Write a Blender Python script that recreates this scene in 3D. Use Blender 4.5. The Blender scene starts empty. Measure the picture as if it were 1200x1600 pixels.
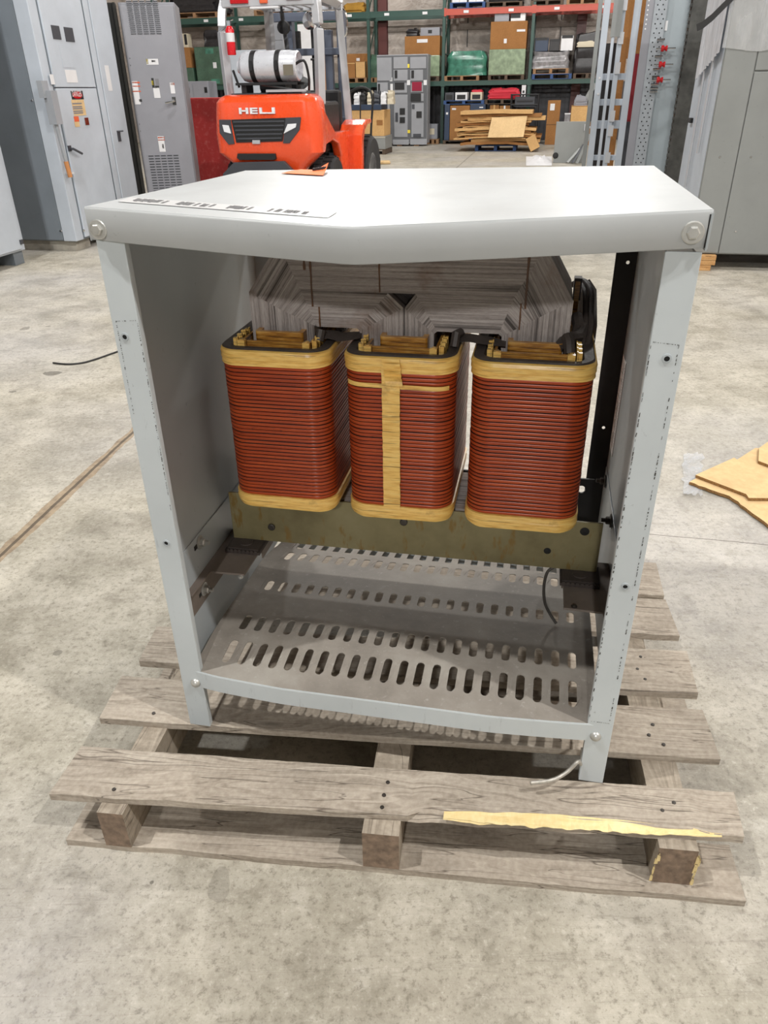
import bpy, math, random
from mathutils import Vector, Matrix, noise
R=math.radians
random.seed(7)
COL=bpy.context.scene.collection
SC=bpy.context.scene
# ------------------------------------------------------------------ camera model (metres, z up)
F_PX=1163.0; PITCH=R(29.5); ROLL=R(0.96); CAMH=1.4
_f=Vector((0,math.cos(PITCH),-math.sin(PITCH))); _r=Vector((1,0,0)); _u=_r.cross(_f)
_r2=math.cos(ROLL)*_r-math.sin(ROLL)*_u; _u2=math.sin(ROLL)*_r+math.cos(ROLL)*_u
CAM=Vector((0,0,CAMH))
def ray(x,y): return _f*F_PX+_r2*(x-600)+_u2*(800-y)
def zp(x,y,z):
    d=ray(x,y); return CAM+d*((z-CAMH)/d.z)
class Frame:
    def __init__(s,o,yaw):
        s.o=Vector((o[0],o[1],0)); s.yaw=R(yaw)
        s.M=Matrix.Translation(s.o)@Matrix.Rotation(s.yaw,4,'Z'); s.I=s.M.inverted()
    def hit(s,x,y,v=None,z=None,u=None):
        d=s.I.to_3x3()@ray(x,y); c=s.I@CAM
        t=(v-c.y)/d.y if v is not None else ((z-c.z)/d.z if z is not None else (u-c.x)/d.x)
        return c+d*t
    def w(s,u,v,z): return s.M@Vector((u,v,z))
W=Frame((0,0),0)
# ------------------------------------------------------------------ mesh builder
ROOT={}
class MB:
    def __init__(s,fr=W): s.v=[];s.f=[];s.m=[];s.sm=[];s.uv=[];s.fr=fr
    def add(s,vs,fs,m=0,sm=False,uv=None):
        b=len(s.v); s.v+= [Vector(p) for p in vs]
        for i,f in enumerate(fs):
            s.f.append([b+k for k in f]); s.m.append(m); s.sm.append(sm)
            s.uv.append([uv[k] for k in f] if uv else None)
        return s
    def box(s,a,b,m=0,M=None,uvax=None):
        x0,y0,z0=a;x1,y1,z1=b
        vs=[Vector(p) for p in ((x0,y0,z0),(x1,y0,z0),(x1,y1,z0),(x0,y1,z0),(x0,y0,z1),(x1,y0,z1),(x1,y1,z1),(x0,y1,z1))]
        uv=None
        if uvax is not None:
            o=random.random()*9
            uv=[(p[uvax]+o,(p[(uvax+1)%3]+p[(uvax+2)%3])) for p in vs]
        if M is not None: vs=[M@p for p in vs]
        return s.add(vs,[(0,3,2,1),(4,5,6,7),(0,1,5,4),(1,2,6,5),(2,3,7,6),(3,0,4,7)],m,False,uv)
    def loft(s,loops,m=0,sm=False,closed=True,cap0=False,cap1=False,uv=False):
        n=len(loops[0]);vs=[];fs=[];uvs=[]
        acc=0
        for j,l in enumerate(loops):
            vs+=list(l); t=0
            if j>0: acc+=(Vector(l[0])-Vector(loops[j-1][0])).length
            for i in range(n):
                if i>0: t+=(Vector(l[i])-Vector(l[i-1])).length
                uvs.append((t,acc))
        for j in range(len(loops)-1):
            for i in range(n if closed else n-1):
                k=(i+1)%n; fs.append((j*n+i,j*n+k,(j+1)*n+k,(j+1)*n+i))
        if cap0: fs.append(tuple(range(n))[::-1])
        if cap1: fs.append(tuple((len(loops)-1)*n+i for i in range(n)))
        return s.add(vs,fs,m,sm,uvs if uv else None)
    def prism(s,poly,axis,a,b,m=0,sm=False):
        def P(p,c):
            return (p[0],p[1],c) if axis=='z' else ((p[0],c,p[1]) if axis=='y' else (c,p[0],p[1]))
        return s.loft([[P(p,a) for p in poly],[P(p,b) for p in poly]],m,sm,True,True,True)
    def tube(s,pts,r,m=0,n=8,caps=True,flat=None):
        pts=[Vector(p) for p in pts];loops=[]
        for i,p in enumerate(pts):
            t=(pts[min(i+1,len(pts)-1)]-pts[max(i-1,0)]).normalized()
            a=t.cross(Vector((0,0,1)))
            if a.length<.05: a=t.cross(Vector((0,1,0)))
            a.normalize(); b=t.cross(a); rr=r[i] if isinstance(r,(list,tuple)) else r
            loops.append([p+a*rr*math.cos(k*2*math.pi/n)+b*rr*math.sin(k*2*math.pi/n)*(flat or 1) for k in range(n)])
        return s.loft(loops,m,n>5,True,caps,caps)
    def lathe(s,c,axis,prof,m=0,n=20,sm=True,cap=True):
        c=Vector(c);ax=Vector(axis).normalized();a=ax.cross(Vector((0,0,1)))
        if a.length<.1:a=ax.cross(Vector((0,1,0)))
        a.normalize();b=ax.cross(a)
        return s.loft([[c+ax*h+(a*math.cos(k*2*math.pi/n)+b*math.sin(k*2*math.pi/n))*r for k in range(n)] for r,h in prof],m,sm,True,cap,cap)
    def bolt(s,c,axis,r,m=0,w=1.7,h=.7):
        s.lathe(c,axis,[(r*w,0),(r*w,r*.22),(r*w*.9,r*.3)],m,20,False)
        s.lathe(Vector(c)+Vector(axis).normalized()*r*.3,axis,[(r,0),(r,r*h*.8),(r*.8,r*h)],m,6,False)
        return s
    def build(s,name,mat,parent=None,org=None,bevel=0,solid=0,props=None,weld=False):
        me=bpy.data.meshes.new(name)
        if parent is not None: PM=ROOT[parent.name]
        else:
            if org is None:
                xs=[p.x for p in s.v];ys=[p.y for p in s.v];zs=[p.z for p in s.v]
                org=((min(xs)+max(xs))/2,(min(ys)+max(ys))/2,min(zs))
            PM=s.fr.M@Matrix.Translation(Vector(org))
        T=PM.inverted()@s.fr.M
        me.from_pydata([T@p for p in s.v],[],s.f)
        mats=mat if isinstance(mat,(list,tuple)) else [mat]
        for k in mats: me.materials.append(k)
        for i,p in enumerate(me.polygons): p.material_index=min(s.m[i],len(mats)-1);p.use_smooth=s.sm[i]
        if any(u is not None for u in s.uv):
            L=me.uv_layers.new(name='g'); k=0
            for i,p in enumerate(me.polygons):
                for j in range(p.loop_total):
                    if s.uv[i] is not None: L.data[p.loop_start+j].uv=s.uv[i][j]
        me.validate(); me.update()
        o=bpy.data.objects.new(name,me); COL.objects.link(o)
        if parent is not None: o.parent=parent
        else: o.matrix_world=PM
        ROOT[o.name]=PM
        if weld:
            md=o.modifiers.new('w','WELD');md.merge_threshold=.0002
        if solid:
            md=o.modifiers.new('s','SOLIDIFY');md.thickness=solid;md.offset=0
        if solid or any(s.sm):
            md=o.modifiers.new('e','EDGE_SPLIT');md.split_angle=R(32)
        if bevel:
            md=o.modifiers.new('b','BEVEL');md.width=bevel;md.segments=2;md.limit_method='ANGLE';md.angle_limit=R(40)
        if props:
            for k,v in props.items(): o[k]=v
        return o
def thing(name,label,cat,loc=(0,0,0),fr=W,group=None):
    o=bpy.data.objects.new(name,None);COL.objects.link(o);o.empty_display_size=.1
    PM=fr.M@Matrix.Translation(Vector(loc));o.matrix_world=PM;ROOT[o.name]=PM
    o['label']=label;o['category']=cat
    if group:o['group']=group
    return o
def tag(o,label,cat,group=None,kind=None):
    o['label']=label;o['category']=cat
    if group:o['group']=group
    if kind:o['kind']=kind
    return o
def rr(u0,u1,v0,v1,r,n=6):
    pts=[]
    for cx,cy,a0 in ((u1-r,v0+r,-90),(u1-r,v1-r,0),(u0+r,v1-r,90),(u0+r,v0+r,180)):
        for k in range(n+1):
            a=R(a0+90*k/n);pts.append((cx+r*math.cos(a),cy+r*math.sin(a)))
    return pts
def nz(x,y=0,z=0): return noise.noise(Vector((x,y,z)))
# text -> mesh piece inside a builder
def text_into(mb,txt,origin,ux,uy,h,m=0,depth=.0006,width=None):
    cu=bpy.data.curves.new('t','FONT');cu.body=txt;cu.size=1.0;cu.resolution_u=2;cu.extrude=0
    ob=bpy.data.objects.new('t',cu);COL.objects.link(ob)
    dg=bpy.context.evaluated_depsgraph_get();dg.update()
    me=bpy.data.meshes.new_from_object(ob.evaluated_get(dg))
    if me.vertices:
        xs=[v.co.x for v in me.vertices];sx=h/.73
        if width: sx=width/(max(xs)-min(xs))
        sy=h/.73;ux=Vector(ux).normalized();uy=Vector(uy).normalized();n=ux.cross(uy);o=Vector(origin);x0=min(xs)
        mb.add([o+ux*(v.co.x-x0)*sx+uy*v.co.y*sy+n*depth for v in me.vertices],[tuple(p.vertices) for p in me.polygons],m)
    bpy.data.objects.remove(ob);bpy.data.curves.remove(cu);bpy.data.meshes.remove(me)
# ------------------------------------------------------------------ materials
def srgb(r,g,b):
    f=lambda c:(c/255/12.92) if c<=10.3 else ((c/255+.055)/1.055)**2.4
    return (f(r),f(g),f(b),1)
class N:
    def __init__(s,name):
        s.mat=bpy.data.materials.new(name);s.mat.use_nodes=True;s.t=s.mat.node_tree;s.b=s.t.nodes['Principled BSDF']
        s.tc=s.t.nodes.new('ShaderNodeTexCoord')
    def n(s,ty,**kw):
        o=s.t.nodes.new(ty)
        for k,v in kw.items(): setattr(o,k,v)
        return o
    def L(s,a,b): s.t.links.new(a,b)
    def setv(s,sock,v):
        if hasattr(v,'is_output') or isinstance(v,bpy.types.NodeSocket): s.L(v,sock)
        else: sock.default_value=v
    def coord(s,kind='Object',scale=(1,1,1),rot=(0,0,0),loc=(0,0,0)):
        m=s.n('ShaderNodeMapping');s.L(s.tc.outputs[kind],m.inputs[0])
        m.inputs['Scale'].default_value=scale;m.inputs['Rotation'].default_value=rot;m.inputs['Location'].default_value=loc
        return m.outputs[0]
    def noise(s,vec,scale,detail=4,rough=.55,dist=0):
        o=s.n('ShaderNodeTexNoise');s.L(vec,o.inputs['Vector']);o.inputs['Scale'].default_value=scale
        o.inputs['Detail'].default_value=detail;o.inputs['Roughness'].default_value=rough;o.inputs['Distortion'].default_value=dist
        return o.outputs[0]
    def ramp(s,fac,stops):
        o=s.n('ShaderNodeValToRGB');s.L(fac,o.inputs[0]);e=o.color_ramp.elements
        while len(e)<len(stops): e.new(.5)
        for i,(p,c) in enumerate(stops):
            e[i].position=p;e[i].color=c if hasattr(c,'__len__') else (c,c,c,1)
        return o.outputs[0]
    def mix(s,fac,a,b,mode='MIX'):
        o=s.n('ShaderNodeMix');o.data_type='RGBA';o.blend_type=mode
        s.setv(o.inputs[0],fac)
        s.setv(o.inputs[6],a);s.setv(o.inputs[7],b)
        return o.outputs[2]
    def math(s,op,a,b=0,c=0):
        o=s.n('ShaderNodeMath');o.operation=op
        s.setv(o.inputs[0],a);s.setv(o.inputs[1],b);s.setv(o.inputs[2],c)
        return o.outputs[0]
    def bump(s,h,strength=.3,dist=.01):
        o=s.n('ShaderNodeBump');s.L(h,o.inputs['Height']);o.inputs['Strength'].default_value=strength;o.inputs['Distance'].default_value=dist
        s.L(o.outputs[0],s.b.inputs['Normal']);return o
    def fin(s,col=None,rough=None,metal=None,**kw):
        if col is not None: s.setv(s.b.inputs['Base Color'],col)
        if rough is not None: s.setv(s.b.inputs['Roughness'],rough)
        if metal is not None: s.b.inputs['Metallic'].default_value=metal
        for k,v in kw.items(): s.setv(s.b.inputs[k.replace('_',' ')],v)
        return s.mat
def paint(name,c,rough=.45,metal=0,var=.12,scale=3,bump=0,dirt=None,spec=.5,coat=0):
    n=N(name);v=n.coord()
    a=n.noise(v,scale,5);lo=tuple(x*(1-var) for x in c[:3])+(1,);hi=tuple(min(1,x*(1+var)) for x in c[:3])+(1,)
    col=n.ramp(a,[(.3,lo),(.7,hi)])
    if dirt is not None:
        d=n.noise(v,scale*4,6,.7);col=n.mix(n.ramp(d,[(.52,0.0),(.72,.8)]),col,dirt)
    r=n.math('MULTIPLY_ADD',n.noise(v,scale*7,3),.2,rough-.1)
    if bump: n.bump(n.noise(v,bump,4),.25,.004)
    m=n.fin(col,r,metal,Specular_IOR_Level=spec)
    if coat:n.b.inputs['Coat Weight'].default_value=coat;n.b.inputs['Coat Roughness'].default_value=.08
    return m
def flat(name,c,rough=.5,metal=0,**kw): return paint(name,c,rough,metal,.06,5,**kw)
def wood(name,dark,mid,light,gs=1.0,rough=.8,weather=.5):
    n=N(name);v=n.coord('UV',(1,1,1))
    g=n.coord('UV',(3*gs,55*gs,1));g0=n.coord('UV',(1.2,9,1))
    vo=n.n('ShaderNodeTexVoronoi');n.L(n.coord('UV',(2.1,8.5,1)),vo.inputs['Vector']);vo.inputs['Scale'].default_value=1.0
    kd=n.ramp(vo.outputs['Distance'],[(.0,1.0),(.34,0.0)])
    dist=n.math('ADD',n.noise(g0,1.3,3,.5),n.math('MULTIPLY',kd,.35))
    add=n.n('ShaderNodeVectorMath');add.operation='MULTIPLY_ADD';n.L(dist,add.inputs[0]);add.inputs[1].default_value=(0,14,0);n.L(g,add.inputs[2])
    a=n.noise(add.outputs[0],1.0,6,.65);b=n.noise(v,4,4);f=n.noise(v,90,3)
    col=n.ramp(a,[(.28,dark),(.47,mid),(.68,light)])
    col=n.mix(n.ramp(b,[(.35,.45),(.7,0.0)]),col,tuple(x*.62 for x in mid[:3])+(1,))
    col=n.mix(.25,col,n.ramp(f,[(.3,dark),(.7,light)]))
    col=n.mix(n.ramp(vo.outputs['Distance'],[(.02,.75),(.09,0.0)]),col,tuple(x*.42 for x in mid[:3])+(1,))
    # cracks and nail stains along the grain
    ck=n.noise(n.coord('UV',(.9,16,1)),2.2,2,.4,.6);crk=n.ramp(ck,[(.493,0.0),(.5,1.0),(.507,0.0)])
    col=n.mix(n.math('MULTIPLY',crk,.65),col,srgb(60,48,40))
    h=n.math('SUBTRACT',a,n.math('MULTIPLY',crk,.6));n.bump(h,.55,.003)
    return n.fin(col,rough,0,Specular_IOR_Level=.25)
def card(name,c,edge=False):
    n=N(name);v=n.coord()
    a=n.noise(v,3,5,.6);b=n.noise(v,40,3)
    col=n.ramp(a,[(.3,tuple(x*.82 for x in c[:3])+(1,)),(.7,c)]);col=n.mix(.15,col,n.ramp(b,[(.3,.25),(.7,.9)]),'OVERLAY')
    return n.fin(col,.85,0,Specular_IOR_Level=.15)
# ------------------------------------------------------------------ shared materials
def enamel(name,c,scuff=False):
    n=N(name);v=n.coord()
    a=n.noise(v,2.5,5,.6);col=n.ramp(a,[(.3,tuple(x*.9 for x in c[:3])+(1,)),(.7,tuple(min(1,x*1.05) for x in c[:3])+(1,))])
    d=n.noise(v,45,5,.7);col=n.mix(n.ramp(d,[(.66,0.0),(.75,.75)]),col,tuple(x*.45 for x in c[:3])+(1,))
    if scuff:
        g=n.noise(n.coord('Object',(1,1,.15)),60,4,.7);col=n.mix(n.ramp(g,[(.62,0.0),(.72,.5)]),col,tuple(x*.5 for x in c[:3])+(1,))
    r=n.math('MULTIPLY_ADD',n.noise(v,9,3),.22,.3)
    n.bump(n.noise(v,260,2),.04,.001)
    return n.fin(col,r,0)
M={}
M['case']=enamel('grey_enamel',srgb(166,173,177))
M['post']=enamel('blue_grey_enamel',srgb(190,197,200),True)
M['lid']=enamel('light_grey_enamel',srgb(170,173,174))
M['steel']=paint('zinc_steel',srgb(190,190,186),.38,.6,.12,60)
M['dark_steel']=paint('oxidised_steel',srgb(70,66,62),.5,.6,.3,30)
M['blackplate']=paint('black_varnished_steel',srgb(26,24,24),.45,.1,.3,20)
M['hole']=flat('dark_hole',srgb(20,20,20),.8)
def tray_mat():
    n=N('dusty_grey_enamel');v=n.coord()
    a=n.noise(v,5,6,.65);b=n.noise(v,60,4,.7);s=n.noise(v,300,2)
    col=n.ramp(a,[(.3,srgb(112,106,99)),(.55,srgb(140,134,126)),(.75,srgb(158,154,146))])
    col=n.mix(n.ramp(b,[(.6,0.0),(.78,.5)]),col,srgb(188,186,178));col=n.mix(n.ramp(s,[(.7,0.0),(.8,.5)]),col,srgb(200,198,190))
    n.bump(b,.15,.001)
    return n.fin(col,n.math('MULTIPLY_ADD',a,.3,.45),0,Specular_IOR_Level=.35)
M['tray']=tray_mat()
def copper():
    n=N('enamelled_copper');v=n.coord('Object',(1,1,1))
    a=n.noise(n.coord('Object',(3,3,60)),3,4,.6);b=n.noise(v,90,3)
    col=n.ramp(a,[(.3,srgb(140,52,24)),(.55,srgb(174,70,30)),(.75,srgb(190,88,44))])
    col=n.mix(n.ramp(b,[(.68,0.0),(.76,.5)]),col,srgb(70,30,20))
    m=n.fin(col,.4,.1,Specular_IOR_Level=.35);n.b.inputs['Coat Weight'].default_value=.16;n.b.inputs['Coat Roughness'].default_value=.2
    n.bump(n.noise(v,150,3),.12,.001)
    return m
M['copper']=copper()
M['gap']=flat('painted_gap_shade',srgb(30,16,12),.6)  # shade between the turns put into colour, on top of real occlusion
def tape(name,lo,mid,hi):
    n=N(name);a=n.noise(n.coord('Object',(4,4,30)),6,5,.6);b=n.noise(n.coord('Object',(3,3,140)),2.2,3,.6,.5)
    c=n.noise(n.coord(),14,5,.65)
    col=n.ramp(a,[(.3,lo),(.5,mid),(.72,hi)])
    col=n.mix(n.ramp(b,[(.36,.8),(.42,0.0)]),col,tuple(x*.3 for x in lo[:3])+(1,))
    col=n.mix(n.ramp(c,[(.62,0.0),(.8,.7)]),col,srgb(126,80,24))
    n.bump(n.math('ADD',a,b),.35,.002)
    m=n.fin(col,.38,0);n.b.inputs['Coat Weight'].default_value=.3;n.b.inputs['Coat Roughness'].default_value=.25;return m
M['tape']=tape('varnished_yellow_tape',srgb(216,164,78),srgb(240,196,106),srgb(248,212,130))
M['blade']=tape('amber_insulation',srgb(120,74,22),srgb(176,122,46),srgb(206,160,84))
M['btape']=paint('black_varnished_tape',srgb(66,58,54),.55,0,.3,25,bump=120)
def lam():
    n=N('laminated_steel')
    v=n.coord('UV',(1,1,1));s=n.coord('UV',(2.0,230,1));a=n.noise(s,1,4,.75)
    s2=n.coord('UV',(.7,60,1));b=n.noise(s2,1,4,.7,.3);c=n.noise(n.coord(),9,5,.6);f=n.noise(n.coord('UV',(60,400,1)),1,3,.8)
    col=n.ramp(a,[(.3,srgb(104,94,90)),(.5,srgb(166,156,152)),(.7,srgb(204,196,192))])
    col=n.mix(.3,col,n.ramp(f,[(.3,srgb(60,54,50)),(.7,srgb(190,184,180))]))
    col=n.mix(n.ramp(b,[(.36,.85),(.46,0.0)]),col,srgb(36,28,24))
    col=n.mix(n.ramp(c,[(.56,0.0),(.72,.6)]),col,srgb(104,66,34))
    n.bump(n.math('ADD',a,n.math('MULTIPLY',b,2)),.6,.002)
    return n.fin(col,.55,.15)
M['lam']=lam()
M['rust']=paint('varnish_drip',srgb(92,56,26),.35,0,.25,60)
def olive():
    n=N('chromated_olive_steel');v=n.coord();a=n.noise(v,5,5,.6);b=n.noise(n.coord('Object',(9,9,3)),4,4,.6)
    col=n.ramp(a,[(.3,srgb(92,84,56)),(.55,srgb(126,118,86)),(.75,srgb(140,134,104))])
    col=n.mix(n.ramp(b,[(.58,0.0),(.66,.75)]),col,srgb(120,92,38))
    return n.fin(col,.42,.3)
M['olive']=olive()
M['rubber']=paint('dusty_rubber',srgb(62,54,50),.8,0,.2,30)
M['deck']=wood('weathered_deck_wood',srgb(118,108,96),srgb(166,155,141),srgb(200,190,176))
M['stringer']=wood('weathered_stringer_wood',srgb(112,102,90),srgb(158,147,132),srgb(190,179,163))
M['endgrain']=paint('end_grain',srgb(124,106,90),.9,0,.35,60,bump=150)
M['fresh']=wood('splintered_fresh_wood',srgb(206,176,112),srgb(232,208,150),srgb(244,228,180),.6)
M['newwood']=wood('new_pine',srgb(160,110,62),srgb(196,150,98),srgb(218,180,130))
M['card']=card('cardboard',srgb(204,164,112));M['cardb']=card('brown_cardboard',srgb(152,108,66));M['cardL']=card('light_cardboard',srgb(216,184,138))
def corr():
    n=N('corrugated_edge');a=n.noise(n.coord('Object',(60,60,200)),3,3,.7)
    return n.fin(n.ramp(a,[(.4,srgb(96,68,36)),(.6,srgb(170,130,80))]),.9)
M['corr']=corr()
M['cable']=flat('black_cable',srgb(40,40,40),.5);M['greycable']=flat('grey_cable',srgb(70,66,62),.6)
M['wire']=paint('bare_tinned_wire',srgb(176,172,164),.4,.5,.2,80,bump=300)
M['paper']=flat('white_paper',srgb(226,226,226),.7);M['greypaper']=paint('grey_label_tape',srgb(196,196,196),.35,0,.03,20)
M['ink']=flat('black_ink',srgb(40,40,44),.7);M['orange']=flat('fluorescent_orange_tag',srgb(240,110,40),.6)
M['clear']=None
def film(name,c,alpha,rough=.15,tr=True):
    n=N(name);v=n.coord();a=n.noise(v,5,6,.7,1.5)
    m=n.fin(c,rough,0);n.b.inputs['Alpha'].default_value=alpha
    n.L(n.ramp(a,[(.35,max(0,alpha-.25)),(.7,min(1,alpha+.3))]),n.b.inputs['Alpha'])
    n.bump(a,.9,.03);return m
M['film']=film('clear_plastic_film',srgb(225,228,232),.3)
# ------------------------------------------------------------------ floor
def floor_mat():
    n=N('worn_concrete');v=n.coord('Object')
    a=n.noise(v,.55,6,.6);b=n.noise(v,3.2,7,.62,.4);c=n.noise(v,24,6,.7);d=n.noise(v,170,3,.6)
    st=n.noise(n.coord('Object',(1.3,6,1),(0,0,R(12))),1.4,5,.6,.5)
    col=n.ramp(a,[(.25,srgb(154,149,135)),(.5,srgb(178,172,158)),(.75,srgb(198,192,178))])
    col=n.mix(n.ramp(b,[(.3,.7),(.52,0.0)]),col,srgb(132,126,110))
    col=n.mix(n.ramp(b,[(.52,0.0),(.72,.6)]),col,srgb(206,200,186));e_=n.noise(v,9,6,.68,.3);col=n.mix(n.ramp(e_,[(.34,.6),(.48,0.0)]),col,srgb(136,130,116));col=n.mix(n.ramp(e_,[(.56,0.0),(.7,.4)]),col,srgb(210,205,194))
    col=n.mix(n.ramp(st,[(.5,0.0),(.75,.4)]),col,srgb(148,140,128))
    sp1=n.noise(v,60,5,.75);col=n.mix(n.ramp(sp1,[(.36,.55),(.47,0.0)]),col,srgb(104,98,84));col=n.mix(n.ramp(sp1,[(.55,0.0),(.68,.5)]),col,srgb(206,200,188))
    # cooler slab to the right of the crate, greener in front
    sep=n.n('ShaderNodeSeparateXYZ');n.L(v,sep.inputs[0]);X,Y=sep.outputs[0],sep.outputs[1]
    warm=n.noise(n.coord('Object',(1,1,1),(0,0,0),(3,1,0)),.5,3)
    col=n.mix(n.ramp(warm,[(.42,0.0),(.6,.30)]),col,srgb(168,168,176))
    col=n.mix(n.ramp(c,[(.3,.45),(.5,0.0)]),col,srgb(128,122,108))
    col=n.mix(n.ramp(c,[(.62,0.0),(.8,.45)]),col,srgb(216,212,202))
    col=n.mix(n.ramp(d,[(.28,.5),(.42,0.0)]),col,srgb(112,106,94))
    # sealed expansion joint running away from the camera
    jx,jy,ang=-1.35,2.2,R(-8.2)
    def line(px,py,dx,dy):
        L=math.hypot(dx,dy);nx,ny=dy/L,-dx/L
        w=n.math('MULTIPLY',n.math('SUBTRACT',n.noise(v,1.6,3),.5),.03)
        e=n.math('ADD',n.math('MULTIPLY',n.math('SUBTRACT',X,px),nx),n.math('MULTIPLY',n.math('SUBTRACT',Y,py),ny))
        return n.math('ABSOLUTE',n.math('ADD',e,w))
    j=line(-1.35,2.2,.16,1.11)
    wn=n.math('MULTIPLY_ADD',n.noise(v,4,4),.055,.0)
    near=n.math('LESS_THAN',Y,8.0);m1=n.math('MULTIPLY',n.math('LESS_THAN',j,wn),near);m2=n.math('MULTIPLY',n.math('LESS_THAN',j,.007),near)
    col=n.mix(n.math('MULTIPLY',m1,.8),col,n.ramp(c,[(.3,srgb(112,92,72)),(.6,srgb(160,140,112))]))
    col=n.mix(n.math('MULTIPLY',m2,.8),col,srgb(70,60,50))
    k=line(.94,2.28,.4,-.08);gate=n.math('GREATER_THAN',X,.2)
    m3=n.math('MULTIPLY',n.math('LESS_THAN',k,.0022),gate);col=n.mix(n.math('MULTIPLY',m3,.75),col,srgb(74,68,62))
    k2=line(1.35,15.5,.2,1.0);col=n.mix(n.math('MULTIPLY',n.math('MULTIPLY',n.math('LESS_THAN',k2,.014),n.math('GREATER_THAN',Y,9.0)),.5),col,srgb(80,74,66))
    # oil spots and scratches
    def spot(px,py,rx,ry,dk,col):
        ex=n.math('DIVIDE',n.math('SUBTRACT',X,px),rx);ey=n.math('DIVIDE',n.math('SUBTRACT',Y,py),ry)
        q=n.math('ADD',n.math('MULTIPLY',ex,ex),n.math('MULTIPLY',ey,ey))
        q=n.math('ADD',q,n.math('MULTIPLY',n.noise(v,9,4),2.4))
        return n.mix(n.math('MULTIPLY',n.math('LESS_THAN',q,1.75),dk),col,srgb(92,88,80))
    for px,py,rx,ry,dk in SPOTS: col=spot(px,py,rx,ry,dk,col)
    sc=n.noise(n.coord('Object',(.5,14,1),(0,0,R(63))),3,2,.4);col=n.mix(n.ramp(sc,[(.495,0.0),(.5,.3),(.505,0.0)]),col,srgb(110,104,94))
    h=n.math('ADD',n.math('MULTIPLY',c,.5),n.math('MULTIPLY',d,.3));h=n.math('SUBTRACT',h,n.math('MULTIPLY',m1,1.2))
    n.bump(h,.4,.004)
    return n.fin(col,n.ramp(b,[(.3,.42),(.7,.66)]),0,Specular_IOR_Level=.4)
SPOTS=[]
for (px,py,rx,ry,dk) in ((80,583,.07,.05,.7),(40,513,.05,.06,.5),(238,1378,.012,.014,.7),(342,1382,.03,.05,.25),(20,612,.03,.02,.6),(90,1020,.02,.02,.5),(75,510,.03,.02,.5)):
    p=zp(px,py,0);SPOTS.append((p.x,p.y,rx,ry,dk))
M['floor']=floor_mat()
fl=MB();fl.add([(-16,-8,0),(18,-8,0),(18,34,0),(-16,34,0)],[(0,1,2,3)])
fo=fl.build('floor',M['floor'],org=(0,0,0));fo['kind']='structure'
# ================================================================== TRANSFORMER (open enclosure, core, coils)
E=Frame((-0.45,1.2557),-11.8)
tr=thing('transformer','open grey transformer with three copper coils under a bowed lid, standing on the pallet','transformer',(.45,.33,.14),E)
WU=.912; DP=.672
def bow(u): # forward bulge of lid front
    t=(u+.008)/.926;k=.47
    s=t/k if t<k else (1-t)/(1-k)
    return .043*(1-(1-s)**1.15)
def sag(u):
    t=(u+.008)/.926;k=.47;s=t/k if t<k else (1-t)/(1-k);return .020*s
def lidz(u,v):
    t=(u+.008)/.926;q=max(0,min(1,v/.7))
    zf=1.2485+.006*t-sag(u); zb=1.239+.012*t
    return zf*(1-q)**1.3+zb*(1-(1-q)**1.3)
b=MB(E);nu,nv=40,10
top=[]
for j in range(nv+1):
    q=j/nv;row=[]
    for i in range(nu+1):
        u=-.008+.926*i/nu; v0=-.006-bow(u);v=v0+(.698-v0)*q
        row.append((u,v,lidz(u,max(0,v)) ))
    top.append(row)
b.loft(top,0,True,False)
lip=[[(p[0],p[1]-.0015,p[2]-.0015) for p in top[0]]]
for h,dv in ((.003,-.0022),(.02,-.003),(.036,-.002),(.0475,0.002)):
    lip.append([(p[0],p[1]+dv*(1),p[2]-h-(.003 if h>.04 else 0)*math.sin(math.pi*(p[0]+.008)/.926)) for p in top[0]])
b.loft([top[0]]+lip,0,True,False)
b.loft([lip[-1],[(p[0],p[1]+.012,p[2]+.0005) for p in lip[-1]]],0,False,False)
for i in (0,nu):
    sd=[r[i] for r in top];b.loft([sd,[(p[0]+(.0015 if i else -.0015),p[1],p[2]-.003) for p in sd],[(p[0]+(.001 if i else -.001),p[1],p[2]-.05) for p in sd]],0,False,False)
bk=top[-1];b.loft([bk,[(p[0],p[1]+.001,p[2]-.05) for p in bk]],0,False,False)
lid=b.build('lid',M['lid'],tr,solid=.0022)
b=MB(E);b.box((.9140,-.0106,1.207),(.9158,-.0090,1.2500),1);b.box((.9160,-.0100,1.203),(.9185,.004,1.2515),0);b.build('lid_corner_flap',[M['case'],M['hole']],lid)
for (u,z) in ((.011,1.217),(.896,1.227)):
    b=MB(E);b.bolt((u,-.012,z),(0,-1,0),.0088);b.build('lid_bolt',M['steel'],lid)
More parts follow.
